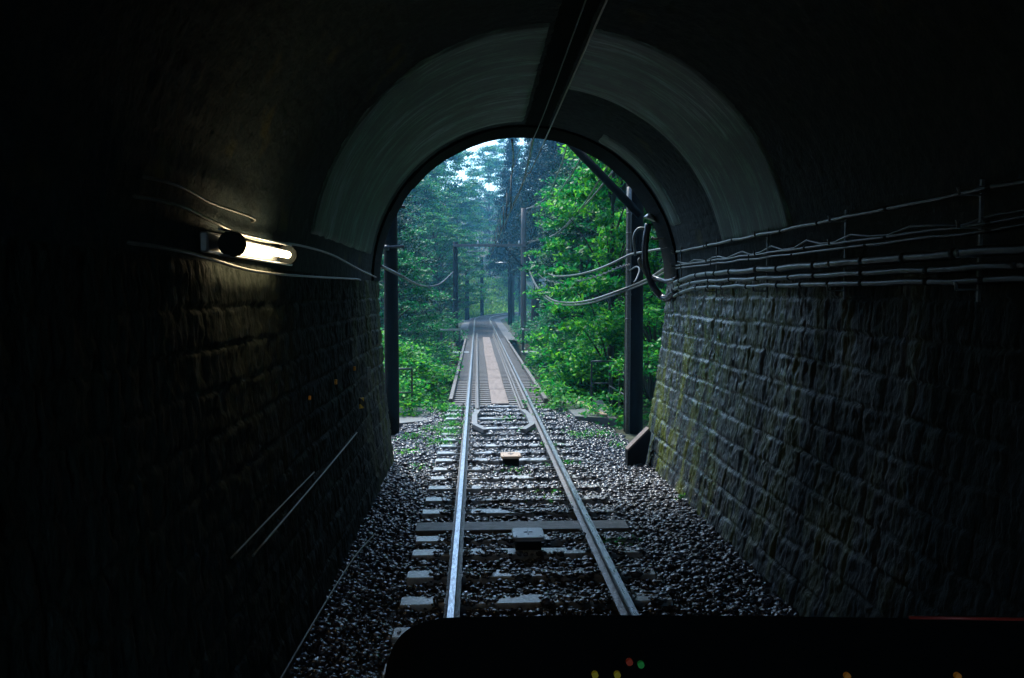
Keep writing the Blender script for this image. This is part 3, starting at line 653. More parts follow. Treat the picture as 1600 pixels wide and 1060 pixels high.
# twisted wire bundles high over the track, outside
wire([P(833, 214, 16.6), P(826, 250, 19), P(812, 300, 26), P(792, 345, 38), P(783, 382, 50)], .03, 'dark twisted wire bundle dropping from the arch to the far gantry, right one', 'blackcable')
wire([P(800, 218, 16.6), P(801, 262, 22), P(791, 330, 36), P(777, 382, 50)], .022, 'dark twisted wire dropping from the arch to the far gantry, left one', 'blackcable')
def Q(px, py, Y):
    if 16 < Y < 50: Y = 16 + (Y - 16) * ((Y - 16) / 34) ** .7
    return P(px, py, Y)
# feeder cables from the far brown post to the near right post
wire([Q(822, 326, 50), Q(855, 318, 38), Q(885, 285, 26), Q(925, 215, 18), Q(945, 180, 16.4)], .02, 'upper pale feeder wire from the top of the brown post, the farther right one', 'cable')
wire([Q(822, 327, 50), Q(850, 312, 38), Q(872, 270, 26), Q(888, 220, 18), Q(900, 180, 16.4)], .016, 'thin pale wire nearest the middle, from the top of the brown post', 'cable')
wire([Q(824, 378, 50), Q(860, 370, 38), Q(900, 335, 27), Q(940, 275, 20), Q(975, 215, 16.4)], .018, 'pale wire from mid brown post, the upper of the pair crossing the brace', 'cable')
wire([Q(826, 380, 50), Q(868, 366, 36), Q(915, 320, 25), Q(950, 278, 19.5), Q(985, 230, 16.4)], .022, 'second pale wire from mid brown post, the lower of the pair crossing the brace', 'cable')
wire([Q(826, 402, 49), Q(838, 418, 42), Q(862, 430, 34), Q(890, 431, 27), Q(925, 424, 22), Q(958, 411, 18.5), Q(985, 398, 16), Q(1005, 394, 15), Q(1045, 387, 13.6), Q(1075, 379, 12.2)], .024, 'thick pale cable, topmost of those sagging from the brown post to the right wall', 'cable')
pm = [Q(828, 408, 49), Q(845, 432, 40), Q(872, 442, 32), Q(900, 440, 26), Q(935, 431, 21), Q(965, 419, 18), Q(985, 414, 16.1)]
sp = spline(pm, 30); mb = MB(); mb.tube(sp, .010, 5)
hel = []
for i, q in enumerate(sp): hel.append(q + Vector((0, math.cos(i * .9) * .02, math.sin(i * .9) * .03)))
mb.tube(hel, .010, 4); tag(mb.build('wire', M['cable']), 'beaded twisted wire sagging between the two plain cables, ending at the right pole', 'wire')
wire([Q(826, 420, 49), Q(838, 446, 40), Q(858, 466, 31), Q(885, 473, 26), Q(920, 470, 21.5), Q(955, 459, 18.5), Q(990, 446, 16), Q(1018, 433, 14.5), Q(1045, 416, 13.3), Q(1075, 403, 12.2)], .024, 'lowest sagging cable from the brown post, upper strand of a close pair', 'cable')
wire([Q(826, 422, 49), Q(838, 449, 40), Q(858, 470, 31), Q(885, 477, 26), Q(920, 474, 21.5), Q(955, 463, 18.5), Q(990, 450, 16), Q(1018, 438, 14.5), Q(1045, 422, 13.3), Q(1075, 407, 12.2)], .018, 'lowest sagging cable from the brown post, lower strand of a close pair', 'cable')
wire([P(628, 432, 16.3), P(650, 444, 22), P(670, 448, 28), P(690, 442, 36), P(708, 425, 50)], .03, 'dark wire sagging from the black left post to the far gantry', 'steel')
wire([P(595, 416, 14.5), P(612, 424, 15.6), P(628, 432, 16.3)], .03, 'short dark wire joining the left wall and the black post', 'steel')

# cables along the right wall, on brackets
def wall_run(z, r, off, label, m, clamps=.95, y0=-4, y1=12.2, sag=.012, name='cable', zend=None, cat='cable', ph=0):
    root = empty(name, (float(wall_x(1, z)) - off, y1, z), 0, label, cat); pts = []
    for y in np.arange(y0, y1 + .01, .3):
        x = float(wall_x(1, z)) - off - .006 * math.sin(y * 2.1 + ph)
        zz = z - sag * abs(math.sin(y / .95 * math.pi / 1 + ph)) + .003 * math.sin(y * 5.3 + ph * 3)
        if zend is not None: t = max(0, (y - y1 + 1.6) / 1.6); zz += (zend - z) * t * t
        pts.append(Vector((x, y, zz)) - Vector(root.location))
    r *= .8
    mb = MB(); mb.tube(pts, r, 10); mb.build('sheath', M[m], root)
    if clamps:
        y = y1 - .35
        while y > 3.2:
            q = min(pts, key=lambda p_: abs(p_.y + y1 - y)); mb = MB(); mb.tube([q - Vector((0, .022, 0)), q + Vector((0, .022, 0))], r * 1.18, 10)
            mb.build('clamp', M['black'], root); y -= clamps * rnd.uniform(.85, 1.15)
    return root
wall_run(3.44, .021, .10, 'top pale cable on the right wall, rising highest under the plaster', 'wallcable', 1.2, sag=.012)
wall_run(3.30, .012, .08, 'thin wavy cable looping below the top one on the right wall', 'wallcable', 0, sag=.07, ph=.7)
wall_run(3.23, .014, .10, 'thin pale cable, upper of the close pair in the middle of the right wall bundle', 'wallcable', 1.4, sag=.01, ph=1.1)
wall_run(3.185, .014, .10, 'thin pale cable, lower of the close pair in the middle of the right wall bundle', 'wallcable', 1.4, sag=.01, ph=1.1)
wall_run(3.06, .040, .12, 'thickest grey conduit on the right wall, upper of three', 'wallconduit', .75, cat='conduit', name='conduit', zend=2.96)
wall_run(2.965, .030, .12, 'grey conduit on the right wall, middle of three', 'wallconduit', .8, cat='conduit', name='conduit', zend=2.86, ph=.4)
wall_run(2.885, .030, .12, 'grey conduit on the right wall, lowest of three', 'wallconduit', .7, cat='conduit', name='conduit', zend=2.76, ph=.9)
def bracket(y):
    root = empty('cable_bracket', (3.08, y, 2.8), 0, 'dark iron bracket on the right wall carrying the cable bundle', 'bracket', 'cable brackets along the right wall')
    mb = MB(); mb.box((.02, 0, .32), (.02, .02, .75)); mb.build('upright', M['steel'], root)
    for z in (.02, .22, .40, .60): mb = MB(); mb.box((-.05, 0, z), (.14, .02, .012)); mb.tube([(-.12, 0, z), (-.13, 0, z + .05)], .01, 6); mb.build('arm', M['steel'], root)
    return root
b0 = bracket(12.0)
for y in (10.2, 8.4, 6.6, 4.8): c = copy_tree(b0); c.location.y = y
# thick black riser hose at the mouth
hose = empty('riser_hose', P(1015, 345, 13.0), 0, 'thick black hose under a pale cap, bending down from the arch to the conduits', 'hose')
mb = MB(); pts = [P(1013, 350, 13.0), P(1009, 375, 13.0), P(1008, 405, 13.0), P(1014, 432, 13.0), P(1022, 450, 12.95), P(1034, 464, 12.9), P(1045, 466, 12.7), P(1056, 455, 12.4)]
mb.tube([q - hose.location for q in spline(pts, 6)], .055, 12); mb.build('hose_body', M['blackcable'], hose)
mb = MB(); mb.tube([q - hose.location for q in spline([P(1020, 434, 12.95), P(1032, 438, 12.8), P(1044, 440, 12.5), P(1058, 436, 12.2)], 6)], .042, 10); mb.build('hose_branch', M['blackcable'], hose)
mb = MB(); mb.tube([Vector((0, 0, .02)), Vector((.03, 0, .1))], [.11, .06], 8); mb.build('cap', M['galv'], hose)
mb = MB(); mb.tube([q - hose.location for q in spline([P(1000, 404, 13), P(998, 408, 13), P(1003, 418, 13), P(1010, 432, 13)], 5)], .022, 8); mb.build('fitting', M['cable'], hose)
mb = MB(); mb.tube([q - hose.location for q in spline([P(993, 400, 13.1), P(990, 372, 13.1), P(997, 358, 13.1), P(1009, 357, 13.05)], 5)], .022, 8); mb.tube([q - hose.location for q in [P(1018, 371, 13), P(1024, 374, 13), P(1038, 372, 12.8)]], .02, 8); mb.build('side_pipe', M['conduit'], hose)
wire([P(984, 423, 16), P(995, 417, 15.2), P(999, 423, 14.8), P(994, 437, 14.6), P(990, 442, 14.5)], .016, 'short loose loop of wire hanging at the right pole', 'steel')

# cables on the left wall
def lrun(pts, r, label, m='darkcable', name='cable', cat='cable'): return wire(pts, r, label, m, name, cat)
def LX(z, off=.1): return float(wall_x(-1, z)) + off
lrun([(LX(3.3, -.1), 3.6, 3.26), (LX(3.3), 4.1, 3.25), (LX(3.2), 4.65, 3.22), (LX(3.2), 5.6, 3.17), (LX(3.2), 7.0, 3.21), (LX(3.1), 8.6, 3.20), (LX(3.0), 10.6, 3.10), (LX(3.0), 12.2, 3.04)], .011, 'pale cable above the lamp on the left wall, dipping toward the tunnel mouth')
lrun([(LX(2.95, -.1), 3.6, 3.05), (LX(2.95), 4.1, 3.02), (LX(2.95), 4.65, 2.996), (LX(2.95), 5.6, 2.95), (LX(2.95), 7.3, 2.95), (LX(2.95), 10.4, 2.975), (LX(2.95, -.1), 11.4, 2.97)], .011, 'pale cable below the lamp on the left wall')
lrun([(LX(3.5, -.1), 3.7, 3.36), (LX(3.5), 4.1, 3.35), (LX(3.5), 4.7, 3.32), (LX(3.5), 5.6, 3.31), (LX(3.5, -.12), 6.0, 3.31)], .009, 'yellowish cable, highest of those on the left wall above the lamp')
lrun([(LX(1.2, .14), 4.9, 1.18), (LX(1.2, .14), 7.0, 1.18), (LX(1.2, .12), 9.3, 1.17)], .008, 'low pale pipe on the left wall near the ground, the longer of two', 'darkcable', 'pipe', 'pipe')
lrun([(LX(1.3, .14), 4.5, 1.3), (LX(1.3, .14), 5.5, 1.29), (LX(1.3, .14), 6.8, 1.27)], .006, 'low pale pipe on the left wall near the ground, shorter and just above the other', 'darkcable', 'pipe', 'pipe')
lrun([(LX(.4, .16), 4.4, .25), (LX(.4, .16), 5.0, .30), (LX(.4, .2), 7.6, .18), (LX(.2, .25), 9.0, .06)], .009, 'thin cable lying along the foot of the left wall', 'wire')
# lamp on the left wall
lp = P(409, 391, 6.15); lx = LX(3.13, .17)
lamp = empty('wall_lamp', (lx, 5.53, 3.095), 0, 'lit white fluorescent tube lamp on the left tunnel wall', 'lamp')
mb = MB(); mb.tube([(0, -.58, 0), (0, .72, 0)], .027, 12); mb.build('tube', M['lampwhite'], lamp)
mb = MB(); mb.box((-.11, .0, 0), (.05, 1.7, .12), ch=.01); mb.build('housing', M['galv'], lamp)
for s_ in (-1, 1):
    mb = MB(); mb.tube([(-.01, s_ * (.60 if s_ < 0 else .74), 0), (-.01, s_ * (.68 if s_ < 0 else .8), 0)], .075, 16); mb.build('end_cap', M['black'], lamp)
    mb = MB(); mb.tube([(-.02, -.85, s_ * .075), (0, .85, s_ * .075)], .008, 6); mb.build('guard_wire', M['galv'], lamp)
# small markers on the left wall
for (px, py, Yd, w_, h_, m, lb) in ((565, 630, 10.6, .035, .13, 'stripes', 'small black and yellow striped warning plate on the left wall near the mouth'),
                                 (554, 576, 10.0, .012, .05, 'orange', 'small orange reflector on the left wall, right of two and nearest the mouth'),
                                 (525, 597, 8.7, .012, .05, 'orange', 'small orange reflector on the left wall, between two others'),
                                 (484, 622, 7.2, .008, .035, 'orange', 'small orange reflector on the left wall, farthest from the mouth'),
                                 (576, 583, 11.6, .04, .16, 'conduit', 'narrow pale plate on the left wall above the striped plate')):
    q = P(px, py, Yd); x_ = LX(q.z, .10)
    Yd = Yd * x_ / q.x; q = P(px, py, Yd)
    mb = MB(); mb.box((0, 0, 0), (.02, w_ * 2.2, h_), (0, 0, -.5), .002); tag(mb.build('wall_plate' if m != 'orange' else 'reflector', M[m], None, q), lb, 'plate' if m != 'orange' else 'reflector')

# ------------------------------------------------------------------ train cab the view is taken from
cab = empty('train_cab', (.6, .6, .9), 0, 'black rounded driver console of the train, cutting off the bottom of the view', 'train')
pc_ = [P(596, 1100, .9), P(604, 1040, .9), P(618, 1004, .9), P(640, 982, .9), P(680, 968, .9), P(760, 964, .9), P(1100, 962, .9), P(1700, 972, .9), P(2000, 985, .9)]
top = spline(pc_, 6); mb = MB(); n = len(top)
prof = [(p_.x, p_.z) for p_ in top] + [(2.2, 1.2), (-.14, 1.2)]
N = len(prof); mb.add([(x, y, z) for y, g_ in ((.55, -.02), (.9, 0)) for x, z in [(a_, b_ + g_) for a_, b_ in prof]], [tuple(range(N)), tuple(range(2 * N - 1, N - 1, -1))] + [((i + 1) % N, i, N + i, N + (i + 1) % N) for i in range(N)])
o = mb.build('console', M['black'], cab, (-.6, -.6, -.9))
mb = MB(); mb.box((.53, -1.5, 1.05), (2.5, 4.9, .3), ch=.04); mb.build('floor', M['black'], cab, (-.6, -.6, -.9))
for (px, py, m) in ((930, 1056, 'ledy'), (965, 1056, 'ledy'), (984, 1036, 'ledr'), (1002, 1040, 'ledg'), (1325, 1058, 'ledo'), (1498, 1058, 'ledo')):
    q = P(px, py, .54); mb = MB(); mb.tube([(0, 0, 0), (0, .003, 0)], .0024, 10); l_ = mb.build('indicator_lamp', M[m], o, q)
mb = MB(); qa = P(1420, 969, .895); qb = P(1620, 972, .895); mb.tube([qa + Vector((0, 0, .003)), qb + Vector((0, 0, .003))], .002, 6)
mb.build('red_piping', mat('red_trim', (.25, .02, .015), .4, vary=[(.3, .03, .02)]), o)

# ------------------------------------------------------------------ foliage
lrng = np.random.default_rng(11)
def leaves(c, size, flat=.5, asp=.5, six=False, droop=.25):
    "leaf polygons at centres c; flat: how level they lie"
    N = len(c); a = lrng.uniform(0, 2 * np.pi, N); el = lrng.normal(-droop, .45 * (1.6 - flat), N); roll = lrng.normal(0, .7 * (1.5 - flat), N)
    d = np.stack([np.cos(a) * np.cos(el), np.sin(a) * np.cos(el), np.sin(el)], -1)
    s0 = np.stack([-np.sin(a), np.cos(a), 0 * a], -1); up = np.cross(d, s0)
    sd_ = s0 * np.cos(roll)[:, None] + up * np.sin(roll)[:, None]; nn = np.cross(sd_, d)
    L = (size * lrng.uniform(.6, 1.3, N))[:, None]; Wd = L * asp * .5
    if six:
        pts = [-.5 * L * d, -.22 * L * d + Wd * .8 * sd_ + nn * L * .06, .15 * L * d + Wd * .85 * sd_ + nn * L * .05, .5 * L * d - nn * L * .1, .15 * L * d - Wd * .85 * sd_ + nn * L * .05, -.22 * L * d - Wd * .8 * sd_ + nn * L * .06]
    else: pts = [-.5 * L * d, Wd * sd_ + nn * L * .05, .5 * L * d - nn * L * .08, -Wd * sd_ + nn * L * .05]
    k = len(pts); v = np.stack([c + p_ for p_ in pts], 1).reshape(-1, 3)
    return v, np.arange(N * k).reshape(N, k)
def clusters(cent, rad, per, flatz=.35):
    N = len(cent) * per; i = np.repeat(np.arange(len(cent)), per)
    g_ = lrng.normal(0, .5, (N, 3)); g_[:, 2] *= flatz
    return cent[i] + g_ * (rad[i])[:, None]
def bez(a, b, sag, n=5):
    return [a.lerp(b, t) + Vector((0, 0, sag * 4 * t * (1 - t))) for t in [k / (n - 1) for k in range(n)]]
def broadleaf(H, CRW, base, ncl, per, size, m, label, seed, flatz=.3, name='broadleaf_tree', tr=.16, six=False, asp=.5, group='trees round the line'):
    r_ = random.Random(seed); root = empty(name, (0, 0, 0), 0, label, 'tree', group)
    lean = Vector((r_.uniform(-.6, .6), r_.uniform(-.6, .6), 0)); tp = [Vector((0, 0, -.5)) + (lean * (k / 7) ** 1.5) + Vector((0, 0, (H * .85 + .5) * k / 7)) for k in range(8)]
    mb = MB(); mb.tube(tp, [tr * (1 - .11 * k) for k in range(8)], 8); cs = []; rs = []
    for i in range(ncl):
        t = r_.random() ** .8; z = H * (base + (1 - base) * t); env = math.sin(math.pi * min(1, (.12 + .88 * t)) ** .8) ** .6
        a = r_.uniform(0, 6.283); q = CRW * env * (r_.random() ** .45) * r_.uniform(.75, 1.12)
        c = Vector((q * math.cos(a), q * math.sin(a), z)) + lean * t; cs.append(c); rs.append(CRW * r_.uniform(.12, .22))
        if i % 3 == 0:
            k = max(1, min(6, int((z / H - .12) * 7 / .85))); st = tp[k]; mb.tube(bez(st, c, .25), [tr * .28, tr * .2, tr * .13, tr * .08, tr * .04], 5)
    mb.build('trunk', M['bark'], root)
    pts = clusters(np.array([list(c) for c in cs]), np.array(rs), per, flatz)
    v, f = leaves(pts, size, .7, asp, six); link_mesh('crown', np_mesh('crown', v, f), M[m], root); return root
def conifer(H, CRW, base, m, label, seed, group='trees round the line'):
    r_ = random.Random(seed); root = empty('cedar_tree', (0, 0, 0), 0, label, 'tree', group)
    mb = MB(); mb.tube([(0, 0, -.5 + (H + .5) * k / 6) for k in range(7)], [.30 * (1 - .15 * k) for k in range(7)], 8); P_ = []
    z = H * base
    while z < H:
        t = (z - H * base) / (H * (1 - base)); Lb = CRW * (1 - t) ** .8 * r_.uniform(.7, 1.1) + .3
        for k in range(5):
            a = r_.uniform(0, 6.283); tip = Vector((math.cos(a) * Lb, math.sin(a) * Lb, z - Lb * r_.uniform(.15, .45)))
            mb.tube(bez(Vector((0, 0, z)), tip, .2, 4), [.05, .035, .02, .01], 4)
            n_ = int(95 * Lb); tt = np.random.RandomState(r_.randint(0, 9999)); u = tt.uniform(.15, 1, n_) ** .8
            b = np.array([0, 0, z])[None] * (1 - u[:, None]) + np.array(list(tip))[None] * u[:, None]
            b[:, 2] += .8 * u * (1 - u); P_.append(b + tt.normal(0, 1, (n_, 3)) * np.array([.22, .22, .16]))
        z += r_.uniform(.28, .5)
    mb.build('trunk', M['bark'], root)
    v, f = leaves(np.concatenate(P_), .26, .4, .32, droop=.7); link_mesh('crown', np_mesh('crown', v, f), M[m], root); return root
PROTO = {}
def place(key, x, y, z=None, sc=1, rz=None, label=None, sz=1):
    if key not in PROTO: PROTO[key] = BUILD[key](); o = PROTO[key]
    else: o = copy_tree(PROTO[key])
    o.location = (x, y, float(height(x, y)) - .1 if z is None else z); o.rotation_euler = (0, 0, rnd.uniform(0, 6.28) if rz is None else rz); o.scale = (sc, sc, sc * sz)
    if label: o['label'] = label
    return o
BUILD = dict(
    sapling2=lambda: broadleaf(7, 1.3, .05, 75, 180, .12, 'leafdark', 'x', 19, .35, asp=.5),
    sapling=lambda: broadleaf(6.2, 1.25, .05, 70, 170, .14, 'leaf', 'x', 9, .3, asp=.55),
    maple=lambda: broadleaf(9, 3.4, .22, 110, 190, .15, 'leaf', 'x', 1, .22, asp=.6),
    maple2=lambda: broadleaf(11, 3.8, .3, 120, 190, .16, 'leaffar', 'x', 2, .2, asp=.6),
    dense=lambda: broadleaf(12, 4.2, .15, 150, 200, .17, 'leafdark', 'x', 3, .4),
    bright=lambda: broadleaf(7, 2.6, .12, 95, 190, .15, 'leafbright', 'x', 4, .3, six=True, asp=.55),
    tall=lambda: broadleaf(16, 4.2, .35, 130, 190, .2, 'leaffar', 'x', 5, .3),
    cedar=lambda: conifer(20, 2.6, .3, 'cedar', 'x', 6),
)
RAD_ = dict(maple=3.2, maple2=3.6, dense=4.0, bright=2.5, tall=3.9, cedar=1.6, sapling=1.2, sapling2=1.2)
def tree(key, px, Yd, label, **k):
    half = RAD_[key] * k.get('sc', 1) * F / Yd
    if px > 825 and key != 'cedar': px = max(px, 838 + half)
    if px < 712 and Yd < 54: px = min(px, 700 - half)
    x = P(px, 480, Yd).x; return place(key, x, Yd, label=label, **k)
T = [
 ('maple', 655, 40, 'blue green layered maple at left, behind the black post', .9), ('maple2', 690, 57, 'pale layered tree left of the far gantry', .8),
 ('dense', 600, 46, 'dense dark tree at far left beyond the black post', .9), ('maple2', 645, 60, 'hazy tree standing behind the layered maples at left', .95),
 ('maple', 708, 64, 'misty maple just behind the left gantry post', .9), ('tall', 668, 74, 'tall pale tree at upper left under the arch', 1.0),
 ('tall', 715, 92, 'tall misty tree whose crown borders the white sky gap on its left', .95), ('dense', 690, 84, 'dark rounded tree in the mist left of the masts', .9),
 ('tall', 672, 90, 'tall tree closing the sky at the upper left of the arch', 1.35), ('maple2', 728, 136, 'distant tree over the grassy bank behind the masts', 1.2), ('tall', 765, 134, 'large distant tree over the bend of the track', 1.35),
 ('tall', 690, 104, 'tall hazy tree reaching the top of the arch', 1.4), ('tall', 795, 150, 'far tall tree under the wire bundles', 1.5), ('maple2', 800, 104, 'rounded hazy tree behind the masts, over the bend', 1.3),
 ('dense', 750, 146, 'far dark tree behind the bend, below the sky gap', .8), ('tall', 812, 100, 'tall tree behind the brown post', .9),
 ('dense', 812, 126, 'dark distant tree between the mast and the brown post', 1.0),
 ('cedar', 838, 66, 'dark straight cedar just right of the brown post', .95), ('cedar', 858, 60, 'dark cedar, second right of the brown post', 1.0),
 ('cedar', 880, 56, 'dark cedar with a bare lower trunk, third right of the brown post', 1.0), ('cedar', 800, 84, 'slender dark cedar above the track, under the wire bundles', 1.0),
 ('cedar', 905, 50, 'dark cedar showing between the right hand shrubs and the arch', .9),
 ('dense', 870, 44, 'dense dark tree at right behind the sagging cables', .75), ('dense', 905, 36, 'dark green tree on the right slope behind the cables', .7),
 ('bright', 935, 27, 'bright yellow green tree under the diagonal brace at upper right', 1.15), ('dense', 940, 34, 'dark leafy tree behind the bright one at right', .7),
 ('maple', 965, 28, 'green tree crowding the right pole', .9), ('bright', 1010, 21, 'bright tree between the right pole and the tunnel wall', .8),
 ('maple', 860, 33, 'low green tree at right beside the bridge', .5), ('bright', 885, 40, 'fresh green tree high on the right slope', 1.1),
 ('maple', 600, 28, 'green tree glimpsed between the tunnel edge and the black post', .7), ('dense', 560, 34, 'dark tree hidden mostly by the left tunnel edge', .9),
 ('bright', 930, 21.5, 'nearest bright yellow green tree, reaching under the right part of the arch', .8), ('sapling', 845, 46, 'slim green tree at right, nearest the brown post', 1.0), ('sapling', 862, 40, 'slim green tree second right of the brown post', 1.0), ('sapling2', 880, 34, 'slim green tree up the right slope by the sagging cables', .95),
 ('sapling', 905, 29, 'slim leafy tree on the right slope left of the yellow green one', 1.1), ('sapling2', 870, 52, 'slim dark green tree between brown post and cedars', 1.2), ('maple', 930, 40, 'spreading green tree high on the right slope', 1.0),
 ('tall', 640, 62, 'tall hazy tree in the upper left of the arch', .9), ('maple2', 610, 56, 'wide hazy tree behind the black left post', 1.0),
 ('cedar', 640, 68, 'dark cedar in the mist at far left', .8),
]
for key, px, Yd, lb, sc in T: tree(key, px, Yd, lb, sc=sc, sz=1.55 if Yd == 21.5 else 1)

# shrubs: rooted plants with large leaves
def shrub(H, Rr, ncl, per, size, m, seed):
    r_ = random.Random(seed); root = empty('shrub', (0, 0, 0), 0, 'x', 'shrub', 'shrubs beside the bridge'); mb = MB(); cs = []
    for i in range(ncl):
        a = r_.uniform(0, 6.283); q = Rr * r_.random() ** .5; z = H * (.15 + .85 * r_.random() ** .7) * math.sqrt(max(.05, 1 - (q / Rr) ** 2 * .75)); c = Vector((q * math.cos(a), q * math.sin(a), z)); cs.append(c)
        if i % 2 == 0: mb.tube(bez(Vector((c.x * .15, c.y * .15, -.2)), c, .1), [.018, .014, .01, .008, .004], 4)
    mb.build('stems', M['bark'], root)
    pts = clusters(np.array([list(c) for c in cs]), np.full(len(cs), Rr * .30), per, .35)
    v, f = leaves(pts, size, .75, .5, True, .2); link_mesh('foliage', np_mesh('foliage', v, f), M[m], root); return root
BUILD['shrubA'] = lambda: shrub(1.7, 1.25, 75, 34, .14, 'leafbright', 21)
BUILD['shrubB'] = lambda: shrub(2.1, 1.4, 85, 36, .13, 'leaf', 22)
BUILD['shrubC'] = lambda: shrub(1.2, .9, 45, 30, .11, 'leafbright', 23)
SH = [('shrubA', 660, 585, 23, 'bright bush left of the bridge, nearest the slab'), ('shrubA', 690, 575, 25, 'bright large leaved bush close to the left edge of the bridge'), ('shrubB', 640, 570, 26, 'mid green bush behind the short left railing'),
      ('shrubB', 680, 575, 28, 'bush under the left refuge platform'), ('shrubA', 665, 550, 30, 'bright bush in the middle of the left thicket'), ('shrubB', 620, 560, 30, 'bush behind the black post'),
      ('shrubC', 605, 590, 19.5, 'yellow green bush between tunnel edge and black post'), ('shrubA', 600, 545, 24, 'leafy bush left of the black post'),
      ('shrubB', 640, 530, 37, 'dim bush toward the left refuge platform'), ('shrubB', 690, 518, 46, 'dim bush beyond the left refuge platform'), ('shrubB', 625, 515, 42, 'dim bush far down the left slope'),
      ('shrubA', 868, 585, 23, 'bright bush close to the right edge of the bridge'), ('shrubA', 900, 575, 22, 'bright bush behind the right slab'), ('shrubA', 935, 570, 22, 'layered bright bush behind the right railing'),
      ('shrubB', 960, 560, 23, 'bush crowding the right pole from behind'), ('shrubB', 850, 560, 28, 'bush beside the right refuge platform'), ('shrubA', 885, 545, 28, 'bright bush up the right slope, left of the railing'),
      ('shrubB', 925, 530, 28, 'mid green bush on the right slope above the railing'), ('shrubC', 968, 640, 17.6, 'small yellow green plant at the foot of the right pole'), ('shrubC', 875, 632, 19.2, 'small bright plant at the bridge end by the right slab'),
      ('shrubC', 1018, 560, 17.5, 'yellow green bush between the right pole and the tunnel wall'), ('shrubC', 1022, 480, 18.5, 'yellow green leaves high between the right pole and the tunnel wall'),
      ('shrubB', 850, 520, 42, 'bush past the right refuge platform'), ('shrubB', 880, 505, 40, 'green bush high on the right slope under the sagging cable'), ('shrubA', 960, 500, 25, 'bright bush just left of the right pole, under the cables'),
      ('shrubB', 835, 515, 54, 'bush at the foot of the brown gantry post'), ('shrubC', 648, 632, 18.8, 'small weed bush at the edge of the left slab')]
for key, px, py, Yd, lb in SH:
    q = P(px, py, Yd); hh = {'shrubA': 1.1, 'shrubB': 1.3, 'shrubC': .7}[key]
    rs_ = {'shrubA': 1.25, 'shrubB': 1.4, 'shrubC': .85}[key]
    if BR0 < Yd < BR1: q.x = min(q.x, -.75 - rs_) if q.x < CX else max(q.x, 1.85 + rs_)
    g0 = float(height(q.x, Yd)); z = min(q.z - hh, g0 + 2.5) if q.z - hh > g0 else q.z - hh
    place(key, q.x, Yd, z=max(z, g0 - .4), sc=1, label=lb)

# ground cover over the slopes, one mass of leaves
N = 150000; x = lrng.uniform(-16, 24, N); y = BR0 - 1 + 80 * lrng.random(N) ** 1.6; d = sdist(x, y); g0 = height(x, y)
keep = ((d > 2.3) | (d < -2.2) | ((np.abs(d) < 3) & (y > BR0 + 1) & (y < BR1 - 1))) & (fbm(x * .8, y * .8, 3, 50) > .36) & ((y > 20.4) | (np.abs(d) > 3.6))
x, y, g0 = x[keep], y[keep], g0[keep]; lumps = np.clip(fbm(x * .9, y * .9, 3, 60) - .3, 0, 1) * 1.9
z = g0 + lumps * lrng.uniform(.2, 1, len(x)) * np.where(np.abs(sdist(x, y)) < 3, .5, 1) + .05
z = np.where(np.abs(sdist(x, y)) < 1.6, np.minimum(z, -.45), z); z = np.where((np.abs(sdist(x, y)) < 3.4) & (y > 26) & (y < 39), np.minimum(z, -.5), z)
v, f = leaves(np.stack([x, y, z], -1), .16, .7, .5)
tag(link_mesh('undergrowth', np_mesh('undergrowth', v, f), M['leaf']), 'mass of low leafy undergrowth covering both slopes beside the bridge', 'undergrowth', kind='stuff')
N = 60000; x = lrng.uniform(-12, 22, N); y = lrng.uniform(86, 130, N); d = sdist(x, y); keep = (d < -2.2) & (d > -14); x, y = x[keep], y[keep]
z = height(x, y) + lrng.uniform(.05, .6, len(x)) * (.5 + fbm(x * .5, y * .5, 3, 70))
v, f = leaves(np.stack([x, y, z], -1), .5, .2, .3, droop=.5)
tag(link_mesh('bank_grass', np_mesh('bank_grass', v, f), M['grass']), 'long yellow green grass on the bank behind the bend of the track', 'grass', kind='stuff')
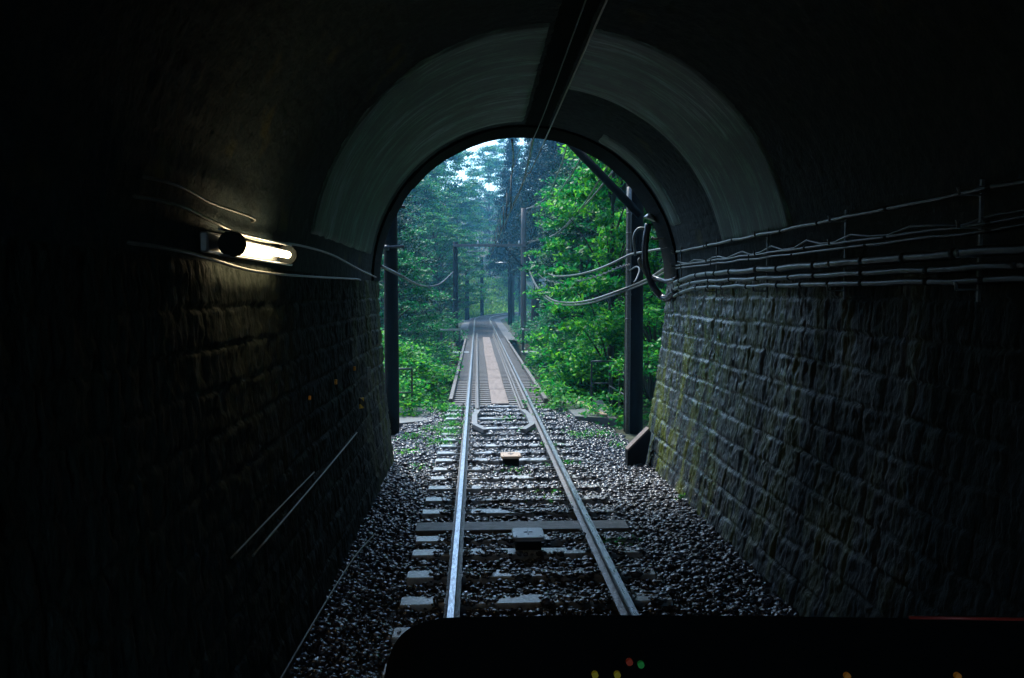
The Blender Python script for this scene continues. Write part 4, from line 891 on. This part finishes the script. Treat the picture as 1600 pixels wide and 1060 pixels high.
# weeds in the ballast
spots = [(-.55, 15.6, .35, 260), (-.5, 16.6, .3, 300), (-.45, 17.6, .3, 220), (-.7, 14.6, .35, 200), (-.5, 18.7, .35, 260), (1.0, 15.8, .2, 90), (.7, 17.2, .25, 60), (2.0, 15.3, .4, 120), (2.45, 15.6, .35, 120), (2.6, 14.4, .2, 60),
         (1.35, 14.2, .2, 70), (1.4, 12.6, .25, 60), (.5, 12.2, .3, 25), (1.0, 10.6, .3, 30), (1.55, 8.6, .2, 30), (2.75, 10.4, .12, 25), (-1.3, 15.3, .3, 130), (-1.25, 13.8, .25, 60), (1.3, 17.6, .2, 80), (-.9, 16.1, .3, 120), (1.75, 19.0, .3, 150), (-.9, 12.6, .2, 30)]
cc = []
for sx, sy, sr, k in spots: a_ = lrng.normal(0, .5, (k, 2)) * sr; cc.append(np.stack([sx + a_[:, 0], sy + a_[:, 1], bed_z(sx + a_[:, 0], sy + a_[:, 1]) + lrng.uniform(.01, .10, k)], -1))
v, f = leaves(np.concatenate(cc), .055, .6, .45, True)
tag(link_mesh('weeds', np_mesh('weeds', v, f), M['leafbright']), 'small green weeds sprouting in the ballast between and beside the rails', 'weeds', kind='stuff')

# distant forest backdrop beyond the bend
N = 60000; a = lrng.uniform(-.5, .65, N); r0_ = lrng.uniform(150, 190, N); x = r0_ * np.sin(a); y = r0_ * np.cos(a)
top_ = 4 + 7 * fbm(a * 18, a * 0 + 2, 3, 80); z = lrng.uniform(0, 1, N) ** .8 * top_ * np.where((a > -.05) & (a < .03), .85, 1.25)
v, f = leaves(np.stack([x, y, z], -1), 1.3, .3, .6)
tag(link_mesh('far_woods', np_mesh('far_woods', v, f), M['leafdark']), 'hazy far woods closing the view behind the bend of the track', 'woods', kind='stuff')

# ------------------------------------------------------------------ haze
mb = MB(); mb.box((0, 130, 24), (420, 420, 70)); hz = mb.build('haze', None); hz['kind'] = 'stuff'
hm = bpy.data.materials.new('haze'); hm.use_nodes = True; n_ = hm.node_tree.nodes; n_.remove(n_['Principled BSDF'])
pv = n_.new('ShaderNodeVolumePrincipled'); pv.inputs['Density'].default_value = .0013; pv.inputs['Color'].default_value = (.2, .62, 1, 1); pv.inputs['Anisotropy'].default_value = .2
hm.node_tree.links.new(pv.outputs[0], n_['Material Output'].inputs['Volume']); hz.data.materials.append(hm)
